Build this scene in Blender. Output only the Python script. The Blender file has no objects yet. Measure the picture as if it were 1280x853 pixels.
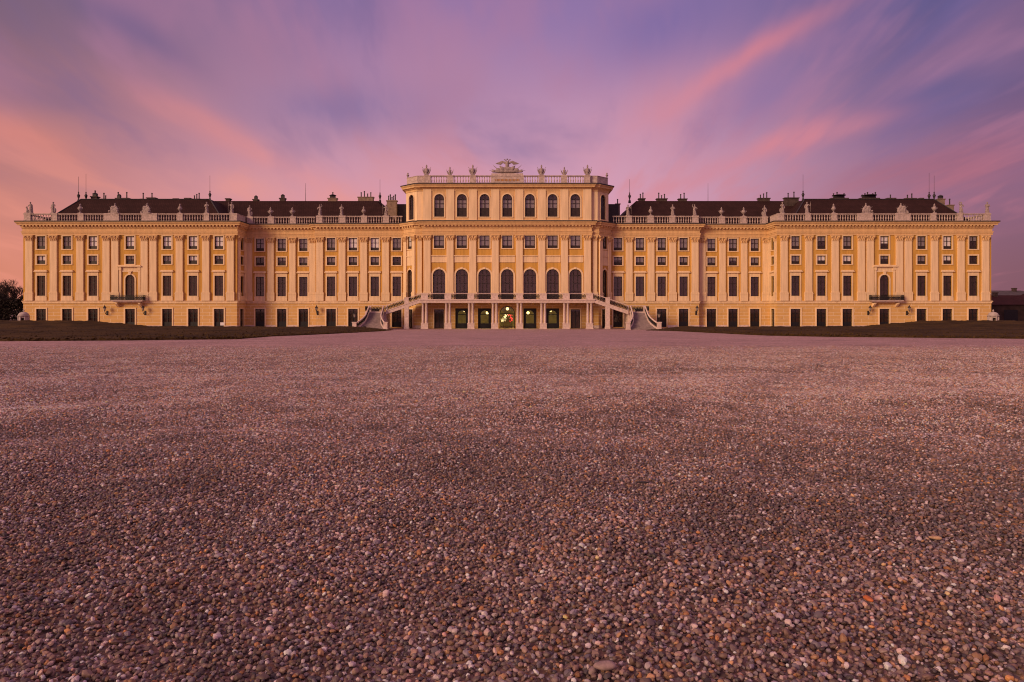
import bpy, bmesh, math, random
import numpy as np
from mathutils import Vector, Matrix, Euler
R = math.radians
random.seed(7); rng = np.random.default_rng(11)
SC = bpy.context.scene; COL = SC.collection

# ------------------------------------------------------------------ camera
CX, CZ = 0.87, 3.49
cam = bpy.data.cameras.new('camera'); camo = bpy.data.objects.new('camera', cam); COL.objects.link(camo)
camo.location = (CX, 0, CZ); camo.rotation_euler = (R(90), 0, 0)
cam.sensor_width = 36; cam.lens = 36*886/1280; cam.shift_y = -39.5/1280
cam.clip_start = 0.05; cam.clip_end = 6000
SC.camera = camo

# ------------------------------------------------------------------ sky and sun
def lin(c):
    return tuple(((v/255)/12.92 if v/255 <= .04045 else ((v/255+.055)/1.055)**2.4) for v in c) + (1,)
world = bpy.data.worlds.new('World'); SC.world = world; world.use_nodes = True
WT = world.node_tree; WT.nodes.clear()
class NG:
    def __init__(s, t): s.t = t
    def n(s, k, **kw):
        a = s.t.nodes.new(k)
        for q, v in kw.items(): setattr(a, q, v)
        return a
    def put(s, sock, v):
        if hasattr(v, 'is_output'): s.t.links.new(v, sock)
        elif v is not None: sock.default_value = v
    def m(s, op, a, b=None, c=None, clamp=False):
        x = s.n('ShaderNodeMath', operation=op, use_clamp=clamp)
        for i, v in enumerate((a, b, c)): s.put(x.inputs[i], v)
        return x.outputs[0]
    def ss(s, v, a, b):
        x = s.n('ShaderNodeMapRange', interpolation_type='SMOOTHSTEP')
        s.put(x.inputs[0], v); x.inputs[1].default_value = a; x.inputs[2].default_value = b
        return x.outputs[0]
    def mix(s, f, a, b, mode='MIX'):
        x = s.n('ShaderNodeMix', data_type='RGBA', blend_type=mode)
        s.put(x.inputs[0], f); s.put(x.inputs[6], a); s.put(x.inputs[7], b)
        return x.outputs[2]
    def xyz(s, a, b, c):
        x = s.n('ShaderNodeCombineXYZ')
        for i, v in enumerate((a, b, c)): s.put(x.inputs[i], v)
        return x.outputs[0]
    def noise(s, vec, scale, detail=3, rough=.5, dist=0.):
        x = s.n('ShaderNodeTexNoise'); s.put(x.inputs['Vector'], vec)
        x.inputs['Scale'].default_value = scale; x.inputs['Detail'].default_value = detail
        x.inputs['Roughness'].default_value = rough; x.inputs['Distortion'].default_value = dist
        return x.outputs[0]
W = NG(WT)
tc = W.n('ShaderNodeTexCoord'); sep = W.n('ShaderNodeSeparateXYZ'); WT.links.new(tc.outputs['Generated'], sep.inputs[0])
dx, dy, dz = sep.outputs
ay = W.m('MAXIMUM', W.m('ABSOLUTE', dy), .2)
U = W.m('DIVIDE', dx, ay); V = W.m('MAXIMUM', W.m('DIVIDE', dz, ay), 0.)
def row(l, c, r):
    a = W.mix(W.ss(U, -.78, -.05), lin(l), lin(c)); return W.mix(W.ss(U, .1, .74), a, lin(r))
low = row((214, 132, 108), (226, 158, 176), (128, 80, 98))
mid = row((188, 122, 118), (206, 152, 176), (140, 94, 124))
top = row((124, 96, 118), (142, 114, 164), (86, 77, 122))
sky = W.mix(W.ss(V, .03, .22), low, mid); sky = W.mix(W.ss(V, .17, .45), sky, top)
sky = W.mix(W.ss(V, .50, 1.1), sky, lin((214, 160, 172)))
# long drifting cloud streaks: noise on a cloud sheet, stretched along the wind
den = W.m('ADD', W.m('MAXIMUM', dz, 0.), .16)
px_ = W.m('DIVIDE', dx, den); py_ = W.m('DIVIDE', W.m('ABSOLUTE', dy), den)
wx = W.noise(W.xyz(W.m('MULTIPLY', px_, .5), W.m('MULTIPLY', py_, .25), 3.), 1., 2)
sx = W.m('ADD', px_, W.m('MULTIPLY', W.m('SUBTRACT', wx, .5), 1.6))
n1 = W.noise(W.xyz(sx, W.m('MULTIPLY', py_, .30), 1.3), 1.5, 5, .52)
n2 = W.noise(W.xyz(W.m('MULTIPLY', sx, 1.0), W.m('MULTIPLY', py_, .40), 7.9), 2.2, 5, .52)
pinkm = W.ss(n1, .44, .74); bluem = W.ss(n2, .50, .72)
pinkc = W.mix(W.ss(U, -.6, .7), lin((234, 146, 126)), lin((204, 118, 134)))
pinkc = W.mix(W.ss(V, .16, .36), pinkc, lin((178, 122, 152)))
bluec = W.mix(W.ss(U, -.6, .6), lin((114, 96, 140)), lin((104, 94, 150)))
sky = W.mix(W.m('MULTIPLY', W.m('MULTIPLY', bluem, W.ss(V, .12, .28)), .60), sky, bluec)
sky = W.mix(W.m('MULTIPLY', pinkm, .52), sky, pinkc)
n3 = W.noise(W.xyz(W.m('MULTIPLY', sx, 1.), W.m('MULTIPLY', py_, .26), 4.4), 4.2, 4, .55)
sky = W.mix(W.m('MULTIPLY', W.ss(n3, .50, .72), .42), sky, pinkc)
sky = W.mix(W.m('MULTIPLY', W.m('MULTIPLY', W.ss(n3, .48, .28), W.ss(V, .14, .28)), .36), sky, bluec)
def streak(x0, y0, x1, y1, wid, amt, col):
    global sky
    u0, v0, u1, v1 = (x0-640)/886, (387-y0)/886, (x1-640)/886, (387-y1)/886
    L = math.hypot(u1-u0, v1-v0); cx_, sx_ = (u1-u0)/L, (v1-v0)/L
    uc, vc = (u0+u1)/2, (v0+v1)/2
    wob = W.m('MULTIPLY', W.m('SUBTRACT', n1, .5), .10)
    a = W.m('ADD', W.m('MULTIPLY', W.m('SUBTRACT', U, uc), cx_), W.m('MULTIPLY', W.m('SUBTRACT', V, vc), sx_))
    b = W.m('ADD', W.m('MULTIPLY', W.m('SUBTRACT', U, uc), -sx_), W.m('MULTIPLY', W.m('SUBTRACT', V, vc), cx_))
    b = W.m('ADD', b, wob)
    b = W.m('ADD', b, W.m('MULTIPLY', W.m('MULTIPLY', a, a), .25))
    aa = W.m('DIVIDE', a, L*.55); bb = W.m('DIVIDE', b, wid/886)
    q = W.m('ADD', W.m('MULTIPLY', aa, aa), W.m('MULTIPLY', bb, bb))
    g = W.m('EXPONENT', W.m('MULTIPLY', q, -1.))
    front = W.m('MULTIPLY', W.ss(dy, .0, .3), W.m('ADD', .45, W.m('MULTIPLY', W.ss(n3, .3, .62), .65)))
    sky = W.mix(W.m('MULTIPLY', W.m('MULTIPLY', g, front), amt), sky, lin(col))
streak(300, 150, 560, 120, 40, .60, (112, 102, 152))
streak(20, 90, 260, 40, 28, .0, (112, 98, 140))
streak(90, 10, 240, 90, 20, .55, (108, 92, 134))
streak(0, 100, 160, 150, 20, .50, (116, 96, 132))
streak(1060, 160, 1260, 90, 38, .65, (84, 86, 140))
streak(760, 60, 900, -10, 45, .5, (104, 96, 158))
streak(900, 150, 1000, 90, 40, .45, (122, 104, 158))
streak(845, 124, 1020, 22, 14, .50, (232, 132, 132))
streak(760, 170, 900, 90, 40, .45, (212, 138, 152))
streak(870, 222, 1090, 145, 16, .8, (212, 130, 142))
streak(1000, 250, 1300, 190, 26, .5, (164, 94, 112))
streak(200, 140, 420, 240, 18, .5, (236, 142, 128))
streak(-60, 125, 110, 200, 20, .45, (222, 134, 116))
streak(240, 20, 380, 90, 46, .5, (164, 118, 146))
streak(470, 40, 640, 150, 60, .5, (176, 128, 158))
streak(180, 245, 480, 255, 26, .5, (232, 152, 142))
bgA = W.n('ShaderNodeBackground'); WT.links.new(sky, bgA.inputs[0]); bgA.inputs[1].default_value = 1.0
SUN_EL, SUN_AZ = 18, 229        # low in the west, behind and left of the viewer
nish = W.n('ShaderNodeTexSky'); nish.sky_type = 'NISHITA'; nish.sun_disc = False
nish.sun_elevation = R(SUN_EL); nish.sun_rotation = R(SUN_AZ)
bgB = W.n('ShaderNodeBackground'); WT.links.new(nish.outputs[0], bgB.inputs[0]); bgB.inputs[1].default_value = .004
add = W.n('ShaderNodeAddShader'); WT.links.new(bgA.outputs[0], add.inputs[0]); WT.links.new(bgB.outputs[0], add.inputs[1])
wo = W.n('ShaderNodeOutputWorld'); WT.links.new(add.outputs[0], wo.inputs[0])
sl = bpy.data.lights.new('sun', 'SUN'); sl.energy = 3.0; sl.angle = R(22); sl.color = (1., .66, .40)
so = bpy.data.objects.new('sun', sl); COL.objects.link(so)
a_ = R(SUN_AZ); sd = Vector((math.sin(a_)*math.cos(R(SUN_EL)), math.cos(a_)*math.cos(R(SUN_EL)), math.sin(R(SUN_EL))))
so.rotation_euler = sd.to_track_quat('Z', 'Y').to_euler(); so.location = (-60, -80, 40)
vs = SC.view_settings; vs.view_transform = 'Standard'; vs.look = 'None'; vs.exposure = 0.0; vs.gamma = 1
vs.use_curve_mapping = False
SC.cycles.filter_width = 1.1; SC.cycles.use_denoising = True; SC.cycles.use_adaptive_sampling = False; SC.cycles.sample_clamp_indirect = 2.5

# ------------------------------------------------------------------ materials
MATS = {}
def mat(name, col, rough=.8, var=.12, scale=2., spec=.3, stain=0., bump=0., bscale=20., metal=0., streaky=False):
    if name in MATS: return MATS[name]
    m = bpy.data.materials.new(name); m.use_nodes = True; t = m.node_tree; G = NG(t)
    b = t.nodes['Principled BSDF']; b.inputs['Roughness'].default_value = rough
    b.inputs['Specular IOR Level'].default_value = spec; b.inputs['Metallic'].default_value = metal
    c = tuple(col) + (1,)
    ob = G.n('ShaderNodeTexCoord').outputs['Object']
    if streaky:
        mp = G.n('ShaderNodeMapping'); mp.inputs['Scale'].default_value = (2.6, 2.6, .22); t.links.new(ob, mp.inputs[0]); vec = mp.outputs[0]
    else: vec = ob
    n = G.noise(vec, scale, 5, .6)
    dk = tuple(v*(1-var*2) for v in col) + (1,); lt = tuple(min(1, v*(1+var)) for v in col) + (1,)
    o = G.mix(G.ss(n, .3, .7), dk, lt)
    if stain:
        s = G.noise(vec, scale*.37, 6, .7)
        o = G.mix(G.m('MULTIPLY', G.ss(s, .55, .78), stain), o, (col[0]*.55, col[1]*.42, col[2]*.34, 1))
    t.links.new(o, b.inputs['Base Color'])
    if bump:
        nb = G.noise(ob, bscale, 4, .6); bp = G.n('ShaderNodeBump'); bp.inputs['Strength'].default_value = bump
        bp.inputs['Distance'].default_value = .02; t.links.new(nb, bp.inputs['Height']); t.links.new(bp.outputs[0], b.inputs['Normal'])
    MATS[name] = m; return m
OCHRE = mat('ochre_plaster', (.575, .322, .072), .85, .09, .9, .2, stain=.5, streaky=True)
CREAM = mat('cream_plaster', (.77, .57, .35), .85, .08, .9, .2, stain=.45, streaky=True)
CORN = mat('cornice_plaster', (.66, .43, .21), .85, .07, .8, .2, stain=.4, streaky=True)
STONE = mat('weathered_stone', (.62, .48, .43), .85, .10, 3., .2, stain=.3)
BALU = mat('balustrade_stone', (.50, .39, .35), .85, .14, 3., .2, stain=.55)
STAT = mat('statue_stone', (.33, .26, .245), .85, .18, 5., .2, stain=.6)
STEPM = mat('step_stone', (.30, .23, .23), .85, .12, 2., .2)
DARKM = mat('dark_sheet_metal', (.035, .028, .03), .5, .2, 2.)
SASH = mat('dark_sash_wood', (.035, .022, .02), .5, .2, 3.)
DOORM = mat('black_door_wood', (.012, .012, .014), .45, .2, 3.)
IRON = mat('wrought_iron', (.02, .018, .02), .5, .2, 3.)
BLINDSKY = mat('pale_blind_sky_reflection', (.85, .80, .78), .9, .06, 4.)  # pale blinds; the white also paints in sky reflected by panes
BLINDM = mat('grey_blind', (.25, .21, .22), .9, .1, 4.)
BLINDD = mat('brown_blind', (.042, .02, .016), .9, .15, 3.)
CHIM = mat('sooty_chimney', (.07, .048, .042), .9, .2, 2.)
CHIL = mat('chimney_render', (.24, .17, .125), .9, .15, 2., stain=.5)
INT = mat('passage_plaster', (.58, .50, .22), .9, .1, 1.)
PAVE = mat('passage_floor', (.16, .13, .12), .7, .15, 2.)
BARK = mat('bark', (.045, .027, .025), .9, .2, 6.)
def rust_mat():
    m = bpy.data.materials.new('rusticated_plaster'); m.use_nodes = True; t = m.node_tree; G = NG(t); b = t.nodes['Principled BSDF']
    b.inputs['Roughness'].default_value = .85; b.inputs['Specular IOR Level'].default_value = .2
    ob = G.n('ShaderNodeTexCoord').outputs['Object']; s = G.n('ShaderNodeSeparateXYZ'); t.links.new(ob, s.inputs[0])
    v = G.xyz(G.m('ADD', s.outputs[0], s.outputs[1]), G.m('SUBTRACT', s.outputs[2], .5), 0.)
    br = G.n('ShaderNodeTexBrick'); t.links.new(v, br.inputs['Vector']); br.inputs['Scale'].default_value = 1
    br.inputs['Brick Width'].default_value = 2.6; br.inputs['Row Height'].default_value = .62; br.inputs['Mortar Size'].default_value = .05
    br.inputs['Mortar Smooth'].default_value = .3
    br.inputs['Color1'].default_value = (.62, .39, .15, 1); br.inputs['Color2'].default_value = (.59, .36, .12, 1)
    br.inputs['Mortar'].default_value = (.74, .55, .34, 1)
    n = G.noise(ob, .8, 6, .65); o = G.mix(G.m('MULTIPLY', G.ss(n, .5, .75), .4), br.outputs[0], (.36, .2, .07, 1))
    t.links.new(o, b.inputs['Base Color']); bp = G.n('ShaderNodeBump'); bp.invert = True
    bp.inputs['Strength'].default_value = .8; bp.inputs['Distance'].default_value = .03
    t.links.new(br.outputs['Fac'], bp.inputs['Height']); t.links.new(bp.outputs[0], b.inputs['Normal']); return m
RUST = rust_mat()
def roof_mat(name, col):
    m = bpy.data.materials.new(name); m.use_nodes = True; t = m.node_tree; G = NG(t); b = t.nodes['Principled BSDF']
    b.inputs['Roughness'].default_value = .85; b.inputs['Specular IOR Level'].default_value = .12
    ob = G.n('ShaderNodeTexCoord').outputs['Object']; s = G.n('ShaderNodeSeparateXYZ'); t.links.new(ob, s.inputs[0])
    v = G.xyz(G.m('ADD', s.outputs[0], s.outputs[1]), s.outputs[2], 0.)
    br = G.n('ShaderNodeTexBrick'); t.links.new(v, br.inputs['Vector']); br.inputs['Scale'].default_value = 1
    br.inputs['Brick Width'].default_value = .35; br.inputs['Row Height'].default_value = .28; br.inputs['Mortar Size'].default_value = .02
    c2 = tuple(k*1.35 for k in col)
    br.inputs['Color1'].default_value = col+(1,); br.inputs['Color2'].default_value = c2+(1,); br.inputs['Mortar'].default_value = tuple(k*.5 for k in col)+(1,)
    n = G.noise(ob, .5, 5, .6); o = G.mix(G.m('MULTIPLY', G.ss(n, .35, .75), .5), br.outputs[0], tuple(k*.55 for k in col)+(1,))
    t.links.new(o, b.inputs['Base Color']); bp = G.n('ShaderNodeBump'); bp.invert = True; bp.inputs['Strength'].default_value = .5
    bp.inputs['Distance'].default_value = .03; t.links.new(br.outputs['Fac'], bp.inputs['Height']); t.links.new(bp.outputs[0], b.inputs['Normal']); return m
ROOFM = roof_mat('brown_roof_tile', (.034, .015, .014))
ROOFR = roof_mat('red_roof_tile', (.045, .014, .015))
def glass_mat():
    m = bpy.data.materials.new('window_glass'); m.use_nodes = True; t = m.node_tree; t.nodes.clear(); G = NG(t)
    tr = G.n('ShaderNodeBsdfTransparent'); tr.inputs[0].default_value = (.93, .92, .92, 1)
    gl = G.n('ShaderNodeBsdfGlossy'); gl.inputs['Roughness'].default_value = .04; gl.inputs[0].default_value = (.9, .9, .9, 1)
    ge = G.n('ShaderNodeNewGeometry'); dt = G.n('ShaderNodeVectorMath', operation='DOT_PRODUCT'); t.links.new(ge.outputs['Normal'], dt.inputs[0]); t.links.new(ge.outputs['Incoming'], dt.inputs[1])
    q = G.m('POWER', G.m('SUBTRACT', 1., G.m('ABSOLUTE', dt.outputs['Value']), clamp=True), 5.); f = G.m('ADD', G.m('MULTIPLY', q, .9), .06)
    mx = G.n('ShaderNodeMixShader'); t.links.new(f, mx.inputs[0]); t.links.new(tr.outputs[0], mx.inputs[1]); t.links.new(gl.outputs[0], mx.inputs[2])
    o = G.n('ShaderNodeOutputMaterial'); t.links.new(mx.outputs[0], o.inputs[0]); return m
GLASS = glass_mat()
def emit_mat(name, col, s):
    m = bpy.data.materials.new(name); m.use_nodes = True; b = m.node_tree.nodes['Principled BSDF']
    b.inputs['Base Color'].default_value = tuple(col)+(1,); b.inputs['Emission Color'].default_value = tuple(col)+(1,); b.inputs['Emission Strength'].default_value = s; return m
LAMP = emit_mat('lamp_glow', (1, .80, .30), 2.6); FAIRY = emit_mat('white_fairy_light', (1, .92, .62), .9); REDL = emit_mat('red_fairy_light', (1, .04, .08), .8)

# ------------------------------------------------------------------ mesh helpers
class Fr:
    """a facade frame: u runs along the wall, d sticks out of it, z up"""
    def __init__(s, a, b):
        s.a = Vector(a); v = Vector(b)-s.a; s.L = v.length; s.t = v/s.L; s.n = Vector((s.t.y, -s.t.x)); s.ang = math.atan2(s.t.y, s.t.x)
    def p(s, u, d, z): q = s.a + s.t*u + s.n*d; return (q.x, q.y, z)
LOC = Fr((0, 0), (1, 0))
class MB:
    def __init__(s): s.v = []; s.f = []; s.mi = []; s.cur = 0
    def add(s, vs, fs):
        o = len(s.v); s.v += [tuple(q) for q in vs]
        for f in fs: s.f.append(tuple(i+o for i in f)); s.mi.append(s.cur)
        return s
    def box(s, x0, x1, y0, y1, z0, z1): return s.fbox(None, x0, x1, y0, y1, z0, z1)
    def fbox(s, fr, u0, u1, d0, d1, z0, z1):
        P = (lambda u, d, z: (u, d, z)) if fr is None else fr.p
        vs = [P(u, d, z) for z in (z0, z1) for u, d in ((u0, d0), (u1, d0), (u1, d1), (u0, d1))]
        return s.add(vs, [(3, 2, 1, 0), (4, 5, 6, 7), (0, 1, 5, 4), (1, 2, 6, 5), (2, 3, 7, 6), (3, 0, 4, 7)])
    def prism(s, fr, poly, d0, d1):
        """poly = (u,z) outline extruded from d0 to d1"""
        P = (lambda u, d, z: (u, d, z)) if fr is None else fr.p; n = len(poly)
        vs = [P(u, d0, z) for u, z in poly] + [P(u, d1, z) for u, z in poly]
        return s.add(vs, [tuple(range(n))[::-1], tuple(range(n, 2*n))] + [(i, (i+1) % n, n+(i+1) % n, n+i) for i in range(n)])
    def lathe(s, prof, c=(0, 0, 0), n=10, sx=1, sy=1):
        m = len(prof); vs = []
        for r, z in prof:
            for k in range(n): a = 2*math.pi*k/n; vs.append((c[0]+r*sx*math.cos(a), c[1]+r*sy*math.sin(a), c[2]+z))
        fs = [(i*n+k, i*n+(k+1) % n, (i+1)*n+(k+1) % n, (i+1)*n+k) for i in range(m-1) for k in range(n)]
        return s.add(vs, fs+[tuple(range(n))[::-1], tuple((m-1)*n+k for k in range(n))])
    def tube(s, pts, r, n=6):
        pts = [Vector(p) for p in pts]; rs = r if hasattr(r, '__len__') else [r]*len(pts); vs = []; up = None
        for i, p in enumerate(pts):
            t = (pts[min(i+1, len(pts)-1)]-pts[max(i-1, 0)]).normalized()
            if up is None: up = Vector((0, 0, 1)) if abs(t.z) < .9 else Vector((1, 0, 0))
            x = t.cross(up).normalized(); y = t.cross(x).normalized(); up = -y
            for k in range(n): a = 2*math.pi*k/n; vs.append(p+(x*math.cos(a)+y*math.sin(a))*rs[i])
        m = len(pts); fs = [(i*n+k, i*n+(k+1) % n, (i+1)*n+(k+1) % n, (i+1)*n+k) for i in range(m-1) for k in range(n)]
        return s.add(vs, fs+[tuple(range(n))[::-1], tuple((m-1)*n+k for k in range(n))])
    def ell(s, c, r, n=12, m=8, rot=None):
        vs = []
        for i in range(m+1):
            t = math.pi*(i+.02)/(m+.04) if i < m else math.pi*.995
            for k in range(n):
                a = 2*math.pi*k/n; q = Vector((r[0]*math.sin(t)*math.cos(a), r[1]*math.sin(t)*math.sin(a), -r[2]*math.cos(t)))
                if rot: q.rotate(Euler(rot))
                vs.append(q+Vector(c))
        fs = [(i*n+k, i*n+(k+1) % n, (i+1)*n+(k+1) % n, (i+1)*n+k) for i in range(m) for k in range(n)]
        return s.add(vs, fs+[tuple(range(n))[::-1], tuple(m*n+k for k in range(n))])
    def sweep(s, path, prof, closed=False):
        """prof = (d,z) outline, swept along a plan path with mitred corners"""
        P = [Vector(p) for p in path]; nn = []
        for i in range(len(P)-1): t = (P[i+1]-P[i]).normalized(); nn.append(Vector((t.y, -t.x)))
        vs = []; m = len(prof)
        for i, p in enumerate(P):
            a = nn[max(i-1, 0)]; b = nn[min(i, len(nn)-1)]; mt = (a+b)/(1+a.dot(b))
            for d, z in prof: q = p+mt*d; vs.append((q.x, q.y, z))
        fs = []
        for i in range(len(P)-1):
            for k in range(m-1): fs.append((i*m+k, (i+1)*m+k, (i+1)*m+k+1, i*m+k+1))
            if closed: fs.append((i*m+m-1, (i+1)*m+m-1, (i+1)*m, i*m))
        if closed: fs += [tuple(range(m)), tuple((len(P)-1)*m+k for k in range(m))[::-1]]
        return s.add(vs, fs)
    def mesh(s, name, mats, smooth=False):
        me = bpy.data.meshes.new(name); me.from_pydata(s.v, [], s.f)
        for q in (mats if isinstance(mats, (list, tuple)) else [mats]): me.materials.append(q)
        me.polygons.foreach_set('material_index', s.mi)
        bm = bmesh.new(); bm.from_mesh(me); bmesh.ops.recalc_face_normals(bm, faces=bm.faces); bm.to_mesh(me); bm.free()
        if smooth: me.polygons.foreach_set('use_smooth', [True]*len(me.polygons))
        me.update(); return me
    def build(s, name, mats, parent=None, smooth=False): return link(name, s.mesh(name, mats, smooth), parent)
def link(name, me, parent=None, loc=None, rz=0, sc=None):
    o = bpy.data.objects.new(name, me); COL.objects.link(o)
    if parent: o.parent = parent
    if loc: o.location = loc
    if rz: o.rotation_euler = (0, 0, rz)
    if sc: o.scale = sc
    return o
def tag(o, label=None, cat=None, group=None, kind=None):
    for k, v in (('label', label), ('category', cat), ('group', group), ('kind', kind)):
        if v: o[k] = v
    return o
def empty(name, loc=(0, 0, 0)):
    o = bpy.data.objects.new(name, None); COL.objects.link(o); o.location = loc; o.empty_display_size = .3; return o
def remesh(mb, name, m, vox=.04):
    o = mb.build('temporary', m); md = o.modifiers.new('r', 'REMESH'); md.mode = 'VOXEL'; md.voxel_size = vox; md.use_smooth_shade = True
    sm = o.modifiers.new('s', 'SMOOTH'); sm.factor = .4; sm.iterations = 2
    dg = bpy.context.evaluated_depsgraph_get(); me = bpy.data.meshes.new_from_object(o.evaluated_get(dg)); me.name = name
    bpy.data.objects.remove(o); me.materials.clear(); me.materials.append(m)
    me.polygons.foreach_set('use_smooth', [True]*len(me.polygons)); return me

# ------------------------------------------------------------------ ground
def vnoise(x, y, seed=0):
    xi = np.floor(x).astype(np.int64); yi = np.floor(y).astype(np.int64); fx = x-xi; fy = y-yi
    fx = fx*fx*(3-2*fx); fy = fy*fy*(3-2*fy)
    def h(a, b):
        q = (a*374761393+b*668265263+seed*1442695041) & 0xffffffff; q = ((q ^ (q >> 13))*1274126177) & 0xffffffff
        return ((q ^ (q >> 16)) & 0xffff)/65535.
    return (h(xi, yi)*(1-fx)+h(xi+1, yi)*fx)*(1-fy)+(h(xi, yi+1)*(1-fx)+h(xi+1, yi+1)*fx)*fy
def sst(a, b, x): t = np.clip((x-a)/(b-a), 0, 1); return t*t*(3-2*t)
def plane_z(y): return np.where(y < 0, 2.74-.004*y*0, np.clip(2.74-.02246*y, 0, 9))
def ground_z(x, y):
    f = 1-.85*sst(9, 30, y)-.15*sst(60, 100, y)
    return plane_z(y)+f*((vnoise(x*1.7, y*1.7, 1)-.5)*.048+(vnoise(x*.55, y*.55, 2)-.5)*.055+(vnoise(x*4.2, y*4.2, 3)-.5)*.018)
def grid_obj(name, xs, ys, fz, m):
    X, Y = np.meshgrid(xs, ys); Z = fz(X, Y); nx, ny = len(xs), len(ys)
    me = bpy.data.meshes.new(name); me.vertices.add(nx*ny); me.vertices.foreach_set('co', np.stack([X, Y, Z], -1).ravel())
    i = (np.arange(ny-1)[:, None]*nx+np.arange(nx-1)[None, :]).ravel(); q = np.stack([i, i+1, i+nx+1, i+nx], -1)
    me.loops.add(q.size); me.loops.foreach_set('vertex_index', q.ravel().astype(np.int32)); me.polygons.add(len(q))
    me.polygons.foreach_set('loop_start', (np.arange(len(q))*4).astype(np.int32)); me.polygons.foreach_set('loop_total', np.full(len(q), 4, np.int32))
    me.update(calc_edges=True); me.validate(); me.polygons.foreach_set('use_smooth', [True]*len(me.polygons)); me.materials.append(m); return link(name, me)
def gravel_mat():
    m = bpy.data.materials.new('gravel_ground'); m.use_nodes = True; t = m.node_tree; G = NG(t); b = t.nodes['Principled BSDF']
    b.inputs['Roughness'].default_value = .8; b.inputs['Specular IOR Level'].default_value = .25
    ob = G.n('ShaderNodeTexCoord').outputs['Object']
    vo = G.n('ShaderNodeTexVoronoi'); t.links.new(ob, vo.inputs['Vector']); vo.inputs['Scale'].default_value = 38
    sp = G.n('ShaderNodeSeparateColor'); t.links.new(vo.outputs['Color'], sp.inputs[0])
    rmp = G.n('ShaderNodeValToRGB'); t.links.new(sp.outputs[0], rmp.inputs[0]); e = rmp.color_ramp.elements
    e[0].position = 0; e[0].color = (.07, .055, .055, 1); e[1].position = 1; e[1].color = (.40, .33, .30, 1)
    for pos, c in ((.25, (.15, .115, .105, 1)), (.5, (.22, .165, .145, 1)), (.7, (.25, .17, .11, 1)), (.85, (.27, .235, .235, 1))):
        q = e.new(pos); q.color = c
    n = G.noise(ob, .35, 5, .65); n2 = G.noise(ob, 1.7, 4, .6); n4 = G.noise(ob, 9., 3, .75)
    k = G.m('ADD', G.m('ADD', G.m('MULTIPLY', n, .6), G.m('MULTIPLY', n2, .4)), G.m('MULTIPLY', G.m('SUBTRACT', n4, .5), 1.5))
    k = G.m('MAXIMUM', G.m('ADD', k, .1), .12)
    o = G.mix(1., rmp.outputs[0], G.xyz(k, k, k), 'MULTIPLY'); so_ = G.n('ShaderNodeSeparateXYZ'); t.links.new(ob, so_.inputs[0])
    o = G.mix(1., o, G.mix(G.ss(so_.outputs[1], 7, 24), (1.15, .95, .92, 1), (2.65, 2.2, 2.4, 1)), 'MULTIPLY')  # lighter with distance: lit look of gravel at a grazing view, painted in
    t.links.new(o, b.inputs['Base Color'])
    bp = G.n('ShaderNodeBump'); bp.invert = True; bp.inputs['Strength'].default_value = .8; bp.inputs['Distance'].default_value = .012
    t.links.new(vo.outputs['Distance'], bp.inputs['Height']); t.links.new(bp.outputs[0], b.inputs['Normal']); return m
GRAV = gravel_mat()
def spaced(a, b, steps): return list(np.linspace(a, b, steps, endpoint=False))
ys = spaced(-40, -2, 8)+spaced(-2, 12, 120)+spaced(12, 40, 90)+spaced(40, 130, 60)+spaced(130, 400, 8)+[400, 1200, 4000]
xh = spaced(0, 10, 90)+spaced(10, 40, 60)+spaced(40, 200, 30)+[200, 600, 4000]
xs = [-v for v in xh[:0:-1]]+xh
tag(grid_obj('gravel_ground', np.array(xs), np.array(ys), ground_z, GRAV), kind='structure')

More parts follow.
